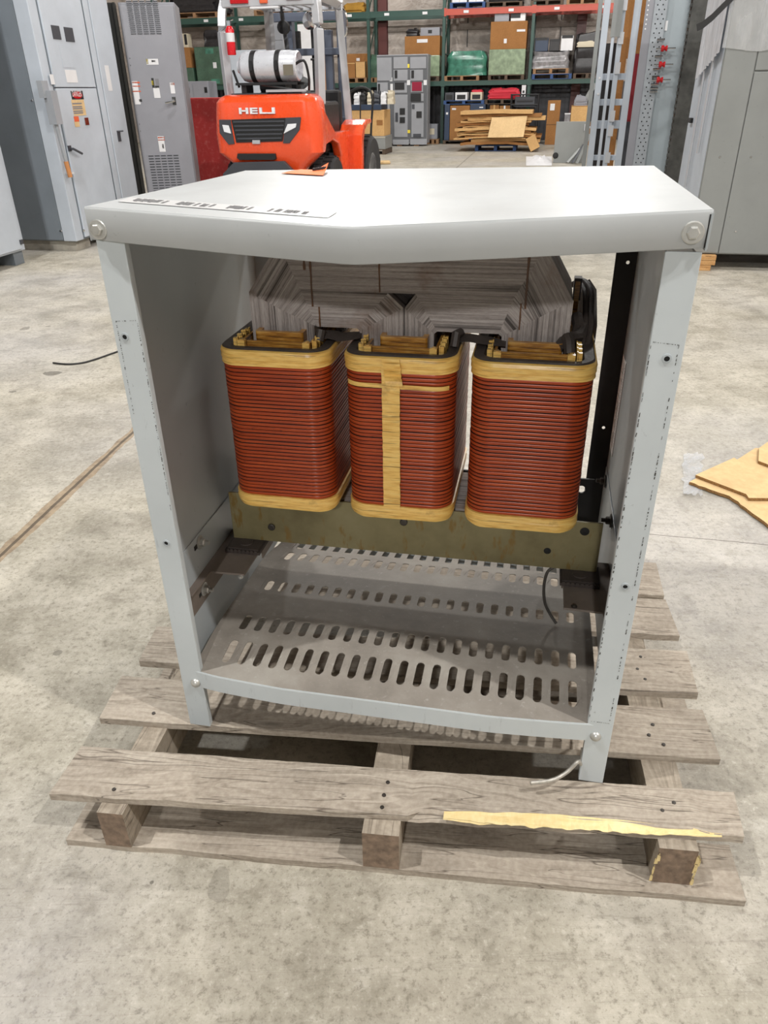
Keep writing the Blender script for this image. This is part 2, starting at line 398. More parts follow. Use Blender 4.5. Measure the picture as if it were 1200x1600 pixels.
# strip of label tape and handwriting on the lid
def lp(u,v,dz=.0016): return (u,v,lidz(u,max(0,v))+dz)
A=E.hit(182,312,z=1.249);B=E.hit(525,333,z=1.238)
def onlid(px,py):
    p=E.hit(px,py,z=1.245)
    for _ in range(4): p=E.hit(px,py,z=lidz(p.x,max(0,p.y))+.0016)
    return p
b=MB(E);n_=24;l0=[];l1=[]
for i in range(n_+1):
    t=i/n_;p=onlid(184+(512-184)*t,315.5+(341-315.5)*t);q=onlid(204+(526-204)*t,309+(332.5-309)*t)
    l0.append((p.x,p.y,p.z+.0006));l1.append((q.x,q.y,q.z+.0006))
b.loft([l0,l1],0,False,False)
st=b.build('label_strip',M['greypaper'],lid,solid=.0005)
b=MB(E);random.seed(3)
for (s,e) in ((.05,.2),(.26,.42),(.5,.62),(.70,.88)):
    t=s
    while t<e:
        k=random.random();pts=[]
        w=.012
        for a in range(6):
            tt=t+w*a/5;i=min(n_-1,int(tt*n_));f=tt*n_-i;c=.5+.32*math.sin(a*2.1+k*6)
            P=Vector(l0[i]).lerp(Vector(l0[i+1]),f).lerp(Vector(l1[i]).lerp(Vector(l1[i+1]),f),c)
            pts.append(P+Vector((0,0,.0009)))
        b.tube(pts,.0004,0,4);t+=w*1.15 if random.random()<.85 else .03
b.build('handwriting',flat('faded_marker',srgb(112,112,114),.7),lid)
# side panels
def holes(bld,fn,u0,u1,v0,v1,cells,m=0,N_=16):
    """cells: list of (cu0,cu1,cv0,cv1,hu,hv,hw,hh) plate cells with a stadium hole; fn maps (u,v)->point"""
    for c in cells:
        a0,a1,b0,b1,hu,hv,hw,hh=c
        inner=[];outer=[]
        cor=[(a1,b0),(a1,b1),(a0,b1),(a0,b0)]
        per=[]
        for k in range(4):
            p=cor[k];q=cor[(k+1)%4]
            for j in range(5): per.append((p[0]+(q[0]-p[0])*j/5,p[1]+(q[1]-p[1])*j/5))
        r=min(hw,hh)/2
        L=rr(hu-hw/2,hu+hw/2,hv-hh/2,hv+hh/2,r*.98,4)
        fs=[];vs=[fn(*p) for p in per]+[fn(*p) for p in L]
        for k in range(20): fs.append((k,(k+1)%20,20+(k+1)%20,20+k))
        bld.add(vs,fs,m)
def side(mir,name):
    X=(lambda u:WU-u) if mir else (lambda u:u)
    s=MB(E);t=.003
    def bx(u0,u1,v0,v1,z0,z1): s.box((min(X(u0),X(u1)),v0,z0),(max(X(u0),X(u1)),v1,z1))
    bx(0,t,0,DP,.245,1.196)
    bx(.0035,.0055,.01,DP-.01,.245,.552)        # overlapping lower liner
    o=s.build('side_panel',M['case'],tr,bevel=.0008)
    o['label']=name
    s=MB(E)                                      # front corner post: folded flange
    s.box((min(X(-.003),X(.046)),-.003,.14),(max(X(-.003),X(.046)),0,1.2))
    s.box((min(X(.0),X(.003)) ,-.001,.14),(max(X(.0),X(.003)),.035,.245))
    s.box((min(X(.043),X(.046)),0,.14),(max(X(.043),X(.046)),.012,1.2))
    p=s.build('corner_post',M['post'],tr,bevel=.0012)
    # scuffed outline where a door panel sat
    s=MB(E);random.seed(5+mir)
    z0,z1=(.309,1.071) if mir else (.13,1.069)
    def scuff(p,q,n):
        for i in range(n):
            if random.random()<.4: continue
            a=i/n;c=a+random.uniform(.3,1.0)/n;w=random.uniform(.0004,.0012)
            P=Vector(p).lerp(Vector(q),a);Q=Vector(p).lerp(Vector(q),c)
            d=(Q-P).normalized();nn=Vector((d.z,0,-d.x))*w
            s.add([P+nn*random.uniform(.1,1),P-nn,Q-nn*random.uniform(.1,1),Q+nn],[(0,1,2,3)])
    y=-.0036
    scuff((X(.005),y,1.069),(X(.043),y,1.072),22);scuff((X(.0445),y,.32 if mir else .7),(X(.0445),y,1.07),90)
    scuff((X(.0055),y,.31 if mir else .9),(X(.0055),y,1.07),120)
    if mir: scuff((X(.004),y,.309),(X(.044),y,.309),24)
    s.build('paint_scuff',M['dark_steel'],p)
    # rear flange with two small holes
    s=MB(E);fn=lambda a,c:(X(a),DP,c)
    zs=[.2,.62,1.19];hz=[.48,1.02] 
    H1=(.018,1.055);H2=(.018,.585)
    if mir:
        q=E.hit(981,410,v=DP);H1=(X(q.x),q.z);q=E.hit(943,668,v=DP);H2=(X(q.x),q.z)
    holes(s,fn,0,.05,.2,1.19,[(0,.05,H1[1]-.03,H1[1]+.03,H1[0],H1[1],.008,.008),(0,.05,H2[1]-.03,H2[1]+.03,H2[0],H2[1],.008,.008)])
    for a,c in ((.2,H2[1]-.03),(H2[1]+.03,H1[1]-.03),(H1[1]+.03,1.19)):
        s.add([fn(0,a),fn(.05,a),fn(.05,c),fn(0,c)],[(0,1,2,3)])
    s.build('rear_flange',M['blackplate'] if mir else M['case'],tr,solid=.002,weld=True)
    # dome bolt and rivet nuts on the post
    zb=.27
    s=MB(E);c=(X(.030),-.003,zb) if not mir else (.885,-.003,zb)
    s.lathe(c,(0,-1,0),[(.0115,0),(.0112,.002),(.009,.0055),(.005,.008),(.0008,.009)],0,24);s.build('dome_bolt',M['steel'],p)
    for (u,z) in (((.0165,1.043),(.022,.632)) if not mir else ((.893,1.048),(.891,.636))):
        s=MB(E);s.lathe((u,-.003,z),(0,-1,0),[(.0075,0),(.007,.0015),(.0042,.0018),(.0042,.0004)],0,20,True,False)
        s.lathe((u,-.0032,z),(0,-1,0),[(.0043,0),(.0001,.0002)],1,16);s.build('rivet_nut',[M['case'],M['hole']],p)
    return o,p
sideL,postL=side(False,'left side panel');sideR,postR=side(True,'right side panel')
s=MB(E);s.box((WU-.0045,.585,.615),(WU-.0032,.655,.85),0)
for i in range(34): s.box((WU-.0048,.592,.625+.0065*i),(WU-.0044,.600+.05*random.random(),.627+.0065*i),1)
s.build('data_label',[M['paper'],flat('grey_ink',srgb(120,120,120),.7)],sideR)
# ventilated tray -------------------------------------------------
TZ=[(0,.300),(.03,.305),(.068,.310),(.12,.314),(.168,.314),(.25,.310),(.335,.303),(.42,.300),(.5,.291),(.6,.256),(.67,.245)]
def tz(u,v):
    for (a,za),(c,zc) in zip(TZ,TZ[1:]):
        if v<=c: z=za+(zc-za)*(v-a)/(c-a);break
    else: z=TZ[-1][1]
    e=max(0,1-(u-.035)/.07);z+= .004*e*e
    return z
def tfront(u):
    t=(u-.03)/.85;return -.016*min(1,max(0,4.2*t*(1)) if t<.24 else max(0,(1-t)*4.2))**.8
s=MB(E);rows=[(.068,.070),(.168,.056),(.335,.046),(.500,.058),(.600,.050)]
cuts=[0,.115,.22,.42,.552,.655]
def TP(u,v): return (u,v+(1-min(1,v/.03))*tfront(u)*1.0,tz(u,v))
for ri,(vc,L) in enumerate(rows):
    v0={0:.028,1:.125,2:.300,3:.462,4:.565}[ri];v1={0:.112,1:.205,2:.368,3:.538,4:.633}[ri]
    cells=[]
    for k in range(22):
        uc=.0875+.0357*k;cells.append((uc-.01785,uc+.01785,v0,v1,uc,vc,.0175,L))
    holes(s,TP,0,1,0,1,cells)
    s.add([TP(.028,v0),TP(.0875-.01785,v0),TP(.0875-.01785,v1),TP(.028,v1)],[(0,1,2,3)])
    ue=.0875+.0357*21.5
    s.add([TP(ue,v0),TP(.884,v0),TP(.884,v1),TP(ue,v1)],[(0,1,2,3)])
def strip(v0,v1,n=2):
    us=[.028]+[.0875-.01785+.0357*k for k in range(23)]+[.884];
    if v0==0: us=sorted(us+[.035,.045,.055])
    s.loft([[TP(u,v0+(v1-v0)*j/n) for u in us] for j in range(n+1)],0,False,False)
for a,c in ((0,.028),(.112,.125),(.205,.300),(.368,.462),(.538,.565),(.633,.67)): strip(a,c)
us=[.028+.856*i/48 for i in range(49)]
tray=s.build('vent_tray',M['tray'],tr,solid=.002,weld=True)
s=MB(E)
fr0=[TP(u,0) for u in us]
s.loft([[(p[0],p[1]-.0008,p[2]+.0012) for p in fr0],[(p[0],p[1]-.0016,p[2]-.002) for p in fr0],[(p[0],p[1]-.0008,p[2]-.044) for p in fr0],[(p[0],p[1]+.008,p[2]-.045) for p in fr0]],0,False,False)
s.build('tray_lip',M['post'],tray,solid=.0016)
s=MB(E);bkz=[TP(u,.67) for u in us];s.loft([bkz,[(p[0],p[1],p[2]-.04) for p in bkz]],0,False,False);s.build('rear_tray_lip',M['case'],tray,solid=.0016)
# grey lead lying on the tray
s=MB(E)
pts=[E.hit(870,884,z=.475),E.hit(856,893,z=.46),E.hit(850,915,z=.42),E.hit(851,940,z=.37),E.hit(858,957,z=.335),E.hit(869,974,z=.312)]
def cat(P,n=6):
    P=[Vector(p) for p in P];out=[]
    for i in range(len(P)-1):
        p0=P[max(i-1,0)];p1=P[i];p2=P[i+1];p3=P[min(i+2,len(P)-1)]
        for k in range(n):
            t=k/n;out.append(.5*((2*p1)+(-p0+p2)*t+(2*p0-5*p1+4*p2-p3)*t*t+(-p0+3*p1-3*p2+p3)*t**3))
    return out+[P[-1]]
s.tube(cat(pts),.0035,0,8);s.build('grey_lead',M['greycable'],tr)
# brackets, pads, bolts -------------------------------------------
for mir in (0,1):
    X=(lambda u:.909-u) if mir else (lambda u:u)
    poly=[(.003,.055),(.022,.058),(.025,.155),(.104,.157),(.106,.345),(.003,.345)]
    s=MB(E);s.prism([(X(a),c) for a,c in poly],'z',.455,.460);s.box((min(X(.003),X(.0065)),.055,.385),(max(X(.003),X(.0065)),.345,.455))
    s.box((min(X(.1025),X(.106)),.27,.43),(max(X(.1025),X(.106)),.345,.455))
    br=s.build('support_bracket',paint('dusty_bracket_steel',srgb(120,110,102),.6,.2,.15,12) if not mir else bpy.data.materials['dusty_bracket_steel'],tr,bevel=.0008)
    u0,u1=sorted((X(.028),X(.112)));s=MB(E);s.box((u0,.236,.4605),(u1,.312,.468));s.box((u0+.004,.24,.468),(u1-.004,.31,.4735))
    for i in range(8): s.box((u0+.004+i*.0098,.2345,.462),(u0+.010+i*.0098,.2365,.472))
    s.lathe(((u0+u1)/2,.268,.4735),(0,0,1),[(.017,0),(.016,.002),(.0001,.002)],0,24);s.build('rubber_pad',M['rubber'],br,bevel=.001)
    ax=(-1,0,0) if mir else (1,0,0);w=.9045 if mir else .006
    if not mir: spots=[(.161,.532),(.146,.415)]
    else:
        spots=[(.62,.53),(.40,.54)]
    for (v,z) in spots:
        s=MB(E);s.bolt((w,v,z),ax,.009,0,1.8,1.1);s.lathe((w,v,z),ax,[(.005,0),(.005,.022)],0,10);
        s.box((w-.0005,v-.028,z-.006),(w+.0008,v-.004,z+.004),1);s.build('panel_bolt',[M['steel'] if not mir else M['dark_steel'],M['hole']],sideR if mir else sideL)
s=MB(E);s.bolt((.095,.158,.452),(0,-1,0),.004,0,1.4,1.2);s.build('bracket_screw',M['steel'],tr)
s=MB(E);s.bolt((.826,.165,.460),(0,0,1),.005,0,1.3,.6);s.build('bracket_screw',M['dark_steel'],tr)
# mounting plates ---------------------------------------------------
s=MB(E);fn=lambda a,c:(a,.283,c)
s.add([fn(.034,.475),fn(.874,.475),fn(.874,.597),fn(.034,.597)],[(0,1,2,3)])
for (u,z,r_) in ((.765,.518,.0055),(.838,.575,.0075)): s.lathe((u,.2803,z),(0,-1,0),[(r_,0),(.0001,.0001)],1,16,False)
mp=s.build('mounting_plate',[M['olive'],M['hole']],tr,solid=.005,weld=True)
for (u,z) in ((.446,.56),(.132,.515)):
    s=MB(E);s.lathe((u,.2795,z),(0,-1,0),[(.0085,0),(.0085,.003),(.006,.004),(.0001,.004)],0,20,False);s.build('rivet',M['dark_steel'],mp)
s=MB(E);fn=lambda a,c:(a,.5,c)
q=E.hit(908,764,v=.5);holes(s,fn,0,1,0,1,[(.80,.866,.50,.592,q.x,q.z,.02,.02)]);s.add([fn(.045,.44),fn(.80,.44),fn(.80,.592),fn(.045,.592)],[(0,1,2,3)]);s.add([fn(.8,.44),fn(.866,.44),fn(.866,.5),fn(.8,.5)],[(0,1,2,3)])
s.build('rear_mounting_plate',M['blackplate'],tr,solid=.005,weld=True)
# laminated core ----------------------------------------------------
def oct_(u0,u1,z0,z1,c): return [(u0,z0+c),(u0,z1-c),(u0+c*.62,z1),(u1-c*.62,z1),(u1,z1-c),(u1,z0+c),(u1-c*.62,z0),(u0+c*.62,z0)]
core=thing('core','laminated steel core','x') if False else None
def core_loop(outer,inner,v0,v1,parent,name):
    s=MB(E);n=len(outer);random.seed(len(ROOT))
    for i in range(n):
        a=outer[i];c=outer[(i+1)%n];d=inner[(i+1)%n];e=inner[i]
        L=math.dist(a,c);o=random.random()*7
        dx,dz=(c[0]-a[0])/L,(c[1]-a[1])/L
        def uvp(p): 
            x,y=p[0]-a[0],p[1]-a[1];return (x*dx+y*dz+o,(-x*dz+y*dx)+o*3)
        pts=[a,c,d,e];F=[(p[0],v0,p[1]) for p in pts];Bk=[(p[0],v1,p[1]) for p in pts]
        uvs=[uvp(p) for p in pts]
        s.add(F,[(0,1,2,3)],0,False,uvs);s.add(Bk,[(3,2,1,0)],0,False,uvs)
        s.add([F[0],F[1],Bk[1],Bk[0]],[(3,2,1,0)],0,False,[(o,0),(o+L,0),(o+L,v1-v0),(o,v1-v0)])
        s.add([F[3],F[2],Bk[2],Bk[3]],[(0,1,2,3)],0,False,[(o,0),(o+L,0),(o+L,v1-v0),(o,v1-v0)])
    return s.build(name,M['lam'],parent)
V0,V1=.29,.47
OO=[(.131,.50),(.131,1.054),(.200,1.150),(.705,1.152),(.762,1.058),(.762,.50),(.72,.482),(.17,.482)]
OI=[(.200,.53),(.200,1.019),(.239,1.061),(.655,1.061),(.693,1.019),(.693,.53),(.68,.525),(.21,.525)]
co=core_loop(OO,OI,V0,V1,tr,'core_outer_loop')
core_loop([(.2005,.55),(.2005,1.019),(.2395,1.0605),(.414,1.0605),(.4445,1.033),(.4445,.55)],[(.262,.6),(.262,.992),(.268,.990),(.350,.990),(.356,.985),(.356,.6)],V0+.0005,V1,tr,'core_inner_loop')
core_loop([(.4465,.55),(.4465,1.033),(.468,1.0605),(.6545,1.0605),(.6925,1.019),(.6925,.55)],[(.505,.6),(.505,.985),(.511,.990),(.630,.990),(.636,.985),(.636,.6)],V0+.0005,V1,tr,'core_inner_loop')
for (u,z0,z1,w) in ((.262,1.03,1.14,.0035),(.398,1.062,1.14,.003),(.676,1.04,1.14,.004),(.668,1.0,1.05,.003),(.275,.99,1.03,.003),(.25,1.10,1.14,.004)):
    s=MB(E);zz=[z0+(z1-z0)*i/10 for i in range(11)]
    s.loft([[(u-w*(.4+.6*abs(nz(z*90,u*9))),V0-.0012,z) for z in zz],[(u+w*(.4+.6*abs(nz(z*80,u*7,3))),V0-.0012,z) for z in zz]],0,False,False)
    s.build('varnish_drip',M['rust'],co)
# coils -------------------------------------------------------------
def coil(uc,v0,v1,hw,lab,z0=.613,z1=.963,n=36):
    c=thing_part('coil',(uc,(v0+v1)/2,z0));c['label']=lab
    r=.042
    def loop(ins,z,jit=0): return [(p[0],p[1],z) for p in rr(uc-hw+ins,uc+hw-ins,v0+ins,v1-ins,max(.006,r-ins),7)]
    s=MB(E);L=[];zb,zt=z0+.03,z1-.03;h=(zt-zb)/n;ms=[]
    random.seed(int(uc*100))
    for i in range(n):
        g=.0009 if random.random()<.7 else .0018
        z=zb+i*h;o=random.uniform(0,.0008)
        L+= [loop(.005,z),loop(.0009+o,z+g*.8),loop(.0002+o,z+g*.8+.0003),loop(.0002+o,z+h-.0005),loop(.0009+o,z+h-.0002)]
    L.append(loop(.006,zt))
    k0=len(s.f);s.loft(L,0,True)
    m=len(L[0])
    for i in range(len(L)-1):
        if i%5 in (0,3,4):
            for j in range(m): s.m[k0+i*m+j]=1
    for i in range(len(s.f)): s.sm[i]=False
    # inner skin so that the winding is a shell
    s.loft([loop(.022,zb),loop(.022,zt)],1)
    wd=s.build('winding',[M['copper'],M['gap']],c)
    for f_ in wd.data.polygons: f_.use_smooth=True
    def jl(ins,z,a,ph): return [(p[0]+a*nz(p[0]*30,p[1]*30,z*50+ph),p[1]+a*nz(p[1]*30,p[0]*30,z*50+ph+5),z+a*nz(p[0]*20,p[1]*20,ph)) for p in rr(uc-hw+ins,uc+hw-ins,v0+ins,v1-ins,max(.006,r-ins),7)]
    s=MB(E);s.loft([jl(.002,zt-.001,.0005,1),jl(-.0028,zt,.001,1),jl(-.0022,zt+.009,.001,2),jl(-.0036,zt+.011,.001,2),jl(-.003,zt+.02,.001,3),jl(-.0038,zt+.022,.001,3),jl(-.002,z1-.002,.001,4),jl(.003,z1+.001,.001,4)],0,True)
    s.build('upper_band',M['tape'],c)
    s=MB(E);s.loft([jl(.002,zb+.001,.0005,1),jl(-.0026,zb,.001,8),jl(-.002,zb-.01,.0015,9),jl(-.0034,zb-.013,.0015,9),jl(-.0025,zb-.022,.0015,10),jl(.001,zb-.03,.003,11),jl(.02,zb-.031,.003,11)],0,True)
    s.build('lower_band',M['tape'],c)
    s=MB(E);s.loft([jl(.001,z1+.001,.001,4),jl(.004,z1+.0035,.002,6),jl(.020,z1+.003,.002,7),jl(.024,z1-.002,.001,7),jl(.025,z1-.06,.0,7)],0,True)
    s.loft([jl(.024,z1-.045,0,0),jl(.07,z1-.045,0,0)],0)
    s.build('black_tape_rim',M['btape'],c)
    s=MB(E)
    for ins,t,dz in ((.039,.005,.008),(.062,.010,.021)):
        s.loft([loop(ins,z1-.05),loop(ins,z1+dz),loop(ins+t,z1+dz),loop(ins+t,z1-.05)],0,False)
    s.build('inner_winding',M['blade'],c)
    s=MB(E)
    iv0,iv1,iu0,iu1=v0+.0255,v1-.03,uc-hw+.0255,uc+hw-.0255
    for sd in (0,1):
        for k in range(6):
            u=iu0+.004 if sd==0 else iu1-.004
            v=iv0+.012+.022*k if k<4 else iv1-.03*(k-3)
            zt_=z1+.014+.0012*(k%3)
            s=MB(E);s.box((u-.0035,v-.004,z1-.05),(u+.0035,v+.004,zt_),0);s.box((u+(.004 if sd==0 else -.006),v-.0035,z1-.05),(u+(.006 if sd==0 else -.004),v+.0035,zt_+.002),0);s.build('spacer_stick',M['tape'],c)
    for u in (iu0+.02,iu1-.02):
        s=MB(E);s.box((u-.007,iv0-.001,z1-.05),(u+.007,iv0+.010,z1+.012),0);s.box((u-.003,iv0+.002,z1-.05),(u+.003,iv0+.013,z1+.013),0);s.build('spacer_stick',M['tape'],c)
    return c
def thing_part(name,loc):
    o=bpy.data.objects.new(name,None);COL.objects.link(o);o.empty_display_size=.05
    PM=E.M@Matrix.Translation(Vector(loc));o.parent=tr;o.matrix_local=ROOT[tr.name].inverted()@PM;ROOT[o.name]=PM;return o
cL=coil(.196,.2,.545,.112,'left coil, plain front');cM=coil(.449,.2,.545,.109,'middle coil with a vertical tape down its front');cR=coil(.700,.2,.545,.113,'right coil with loose black tape behind')
s=MB(E);y=.1935
def ribbon(P,w,ax,m=0,amp=.001):
    l0=[];l1=[]
    for i,p in enumerate(P):
        p=Vector(p);q=Vector(ax)*w/2;j=Vector((0,-abs(nz(i*.9,w*40,2))*amp*2,0))
        l0.append(p-q*(1+.06*nz(i*1.7,3))+j);l1.append(p+q*(1+.06*nz(i*1.3,8))+j)
    s.loft([l0,l1],m,True,False)
ribbon([(.4365+.001*nz(i*.4),y,.962-.32*i/46) for i in range(47)],.035,(1,0,0))
ribbon([(.439+.0005*i,y-.0015,.955-.045*i/10) for i in range(11)],.033,(1,.0,0),0,.004)
s.build('vertical_tape',M['tape'],cM,solid=.001)
def fv(u):
    e=min(u-.340,.558-u);r=.042
    return .1985+(0 if e>=r else r-math.sqrt(max(0,r*r-(r-max(e,.001))**2)))
s=MB(E);ribbon([(.3475+.199*i/40,fv(.3475+.199*i/40)-.0005,.9075-.002*(i/40)) for i in range(41)],.0085,(0,0,1),0,.0003)
s.build('cross_tape',M['tape'],cM,solid=.001)
for k in ((.335,.60),(.349,.60)): pass
# loose dark tape and lead stubs behind the right coil
random.seed(11)
s=MB(E)
prof=[(.800,.33,.965),(.806,.38,.985),(.805,.43,1.01),(.803,.47,1.035),(.79,.52,1.045),(.77,.545,1.03)]
for k in range(2):
    P=[(u-.010*k+.003*nz(i*1.1,k),v+.006*nz(i,k*3.),z-.004*k) for i,(u,v,z) in enumerate(prof)]
    s.tube(cat(P,5),.006,0,8)
l0=[(u+.012,v+.004,z+.003) for u,v,z in prof];s.loft([[(u,v,.955) for u,v,z in l0],l0],0,False,False)
s.box((.770,.45,.96),(.780,.475,1.058),1);s.box((.768,.452,1.02),(.783,.478,1.064),0)
s.tube([(.775,.33,.965),(.782,.36,.99),(.778,.40,1.0)],.012,0);s.tube([(.742,.265,.975),(.758,.30,.985),(.78,.33,.98),(.79,.37,.99)],[.01,.012,.012,.01],0)
s.tube([(.765,.262,.966),(.762,.272,.985),(.757,.285,.992)],.011,0)
s.build('loose_tape',[M['btape'],M['blade']],cR)
s=MB(E);s.loft([[(.285,.262,.974),(.30,.258,.976),(.322,.256,.972),(.345,.262,.974),(.36,.27,.976)],[(.285,.292,.983),(.30,.292,.984),(.322,.292,.980),(.345,.294,.982),(.36,.296,.982)]],0,True,False);s.tube([(.28,.262,.97),(.283,.27,.99)],.009,0)
s.build('loose_tape',M['btape'],cL)
s=MB(E);s.tube([(.548,.262,.97),(.55,.27,.992),(.556,.29,.99)],.009,0);s.loft([[(.55,.275,.976),(.575,.268,.979),(.61,.270,.974),(.645,.276,.970)],[(.55,.293,.986),(.575,.293,.988),(.61,.293,.984),(.645,.293,.978)]],0,True,False);s.build('loose_tape',M['btape'],cM)
# bare wire -----------------------------------------------------------
s=MB(E)
pts=[(.868,.02,.21),(.866,.0,.185),tuple(E.hit(903,1190,v=-.012)),tuple(E.hit(885,1207,v=-.025)),tuple(E.hit(862,1219,v=-.045)),tuple(E.hit(829,1223.5,v=-.06))]
s.tube(cat(pts),.0042,0,8)
w=s.build('bare_wire',M['wire'],None,E and (.86,0,.15));tag(w,'short bare grey wire sticking out beside the right leg of the open transformer','wire')
# orange tag ------------------------------------------------------------
P=[onlid(440,272),onlid(505,275.5),onlid(514,268),onlid(470,266)]
s=MB(E);g0=[];NN=10
for i in range(NN+1):
    t=i/NN;a=P[0].lerp(P[1],t);c=P[3].lerp(P[2],t);up=.002+.012*max(0,t-.55)**1.0*3
    g0.append([a+Vector((0,0,.002)),a.lerp(c,.5)+Vector((0,0,.002+up*.3)),c+Vector((0,0,up))])
s.loft(g0,0,True,False)
w=s.build('paper_tag',M['orange'],None,tuple(P[0]),solid=.0006);tag(w,'orange paper tag lying curled at the back edge of the open transformer lid','tag')
s=MB(E)
for i in range(5):
    t=.6+.07*i;a=P[0].lerp(P[1],t).lerp(P[3].lerp(P[2],t),.55);s.box((a.x,a.y,a.z+.004+.01*(t-.55)),(a.x+.007,a.y+.012,a.z+.0055+.014*(t-.55)+.003))
s.build('tag_writing',M['ink'],w)
# ================================================================== PALLET
pal=thing('pallet','weathered grey wooden pallet with a split front board under the open transformer','pallet',(0,1.5,0))
def board(FL,FR,BR,BL,z0,z1,mat,name,n=36,rag=.0015,crack=None,brk=None):
    s=MB();tl=[];tf=[];tb=[]
    o=random.random()*20;wd=(Vector(BL)-Vector(FL)).length
    L=(Vector(FR)-Vector(FL)).length
    R0=[];cols=[(0,0),(1,0)]
    rows=[]
    for i in range(n+1):
        t=i/n
        f=Vector(FL).lerp(Vector(FR),t);k=Vector(BL).lerp(Vector(BR),t)
        d=(k-f).normalized()
        f=f+d*(rag*nz(t*9*L,o,z0*9)+rag*.6*nz(t*40,o)) ;k=k-d*(rag*nz(t*9,o+4,2)+rag*.6*nz(t*38,o+9))
        fb=f.copy()
        if brk: a,c=brk(t);f=f+d*a;fb=fb+d*c
        dz=rag*.8*nz(t*6,o,7)
        m1=f.lerp(k,.33);m2=f.lerp(k,.66)
        rows.append([(fb.x,fb.y,z0),(f.x,f.y,z1-.0012+dz),(f.x+d.x*.0015,f.y+d.y*.0015,z1+dz),(m1.x,m1.y,z1+dz+rag*.5*nz(t*20,o,1)),(m2.x,m2.y,z1+dz+rag*.5*nz(t*20,o,3)),(k.x,k.y,z1+dz),(k.x,k.y,z0)])
    # transpose into lofts with uv
    m=len(rows[0]);vs=[];uv=[];fs=[]
    for i,r_ in enumerate(rows):
        acc=0
        for j,p in enumerate(r_):
            if j: acc+=(Vector(p)-Vector(r_[j-1])).length
            vs.append(p);uv.append((i/n*L+o,acc+o))
    for i in range(n):
        for j in range(m):
            k=(j+1)%m;fs.append((i*m+j,(i+1)*m+j,(i+1)*m+k,i*m+k))
    s.add(vs,fs,0,False,uv);s.add([vs[j] for j in range(m)],[tuple(range(m))],1);s.add([vs[n*m+j] for j in range(m)],[tuple(range(m))[::-1]],1)
    ob=s.build(name,[mat,M['endgrain']],pal)
    return ob
def z14(x,y): p=zp(x,y,.14);return (p.x,p.y,0)
random.seed(21)
def V3(x,y): return (x,y,0)
BT=.0185
def brk(t):
    # broken front edge on the right half: top recedes, bottom stays
    if t<.55: return (.004*nz(t*14,1)+(.006 if .40<t<.55 else 0)*abs(nz(t*30,4)),0)
    a=.010+.008*math.sin((t-.55)*9)+.006*nz(t*22,3)
    if t>.93: a-=(t-.93)*.25
    return (max(0,a),-.002+.004*nz(t*18,9))
FL=z14(77,1240);FR=z14(1163,1306);BL=z14(127,1166);BR=z14(1147,1238)
b1=board(FL,FR,BR,BL,.14-BT,.14,M['deck'],'deck_board',60,.003,None,brk)
# pale splintered wood along the broken edge
s=MB();n=60;l0=[];l1=[];l2=[];uv=[]
for i in range(n+1):
    t=.585+.385*i/n;f=Vector(FL).lerp(Vector(FR),t);k=Vector(BL).lerp(Vector(BR),t);d=(k-f).normalized();a,c=brk(t);w=math.sin(math.pi*min(1,max(0,i/n)))**.5*(.30+.75*abs(nz(t*26,5))+(.35 if .68<t<.9 else 0))
    p=f+d*(a+.0005);q=f+d*(c-.003)
    l0.append((p.x+d.x*(.001+.004*w),p.y+d.y*(.001+.004*w),.1408));l1.append((p.x-d.x*.006*w,p.y-d.y*.006*w,.1392-.0015*w));l2.append((q.x-d.x*.001,q.y-d.y*.001,.138-.012*w*abs(nz(t*40,2))*1.6))
s.loft([l0,l1,l2],0,False,False,False,False,True)
s.build('splintered_edge',M['fresh'],b1)
b2=(z14(155,1122),z14(1126,1186),z14(1098,1109),z14(190,1056))
board(*b2,.14-BT,.14,M['deck'],'deck_board',40,.002)
b3=(z14(217,1033),z14(1091,1084),z14(1073,1017),z14(245,979));board(*b3,.14-BT,.14,M['deck'],'deck_board',40,.002)
q=z14(1062,993);q2=z14(1040,937);board((-.565,q[1]+.155,0),q,q2,(-.555,q2[1]+.15,0),.14-BT,.14,M['deck'],'deck_board',40,.002)
q=z14(1038,930);q2=z14(1025,879);board((-.545,q[1]+.15,0),q,q2,(-.53,q2[1]+.15,0),.14-BT,.14,M['deck'],'deck_board',40,.002)
# stringers (end faces seen at the front)
D=Vector((.14,.99,0)).normalized();Wd=Vector((.99,-.125,0)).normalized()
def stringer(c,w,Lg,rag=0,y0=.012):
    s=MB();c=Vector((c[0],c[1],0));o=random.random()*9;fs=[];vs=[];uv=[];n=20
    sec=[(-w/2,.0185),(w/2,.0185),(w/2,.1215),(-w/2,.1215)]
    for i in range(n+1):
        p=c+D*(Lg*i/n)
        for j,(a,z) in enumerate(sec):
            q=p+Wd*(a+.001*nz(i*.8,j*3,o));vs.append((q.x,q.y,z));uv.append((Lg*i/n+o,j*.05+o))
    for i in range(n):
        for j in range(4): fs.append((i*4+j,i*4+(j+1)%4,(i+1)*4+(j+1)%4,(i+1)*4+j))
    s.add(vs,fs,0,False,uv);s.add(vs[:4],[(3,2,1,0)],1);s.add(vs[-4:],[(0,1,2,3)],1)
    ob=s.build('stringer',[M['stringer'],M['endgrain']],pal);return ob
sl=zp(171,1272,.12);sm=zp(594,1305,.12);sr=zp(1062,1330,.12)
stringer((sl.x,sl.y),.056,1.0);stringer((sm.x,sm.y),.074,.98);so=stringer((sr.x,sr.y+.002),.074,.97)
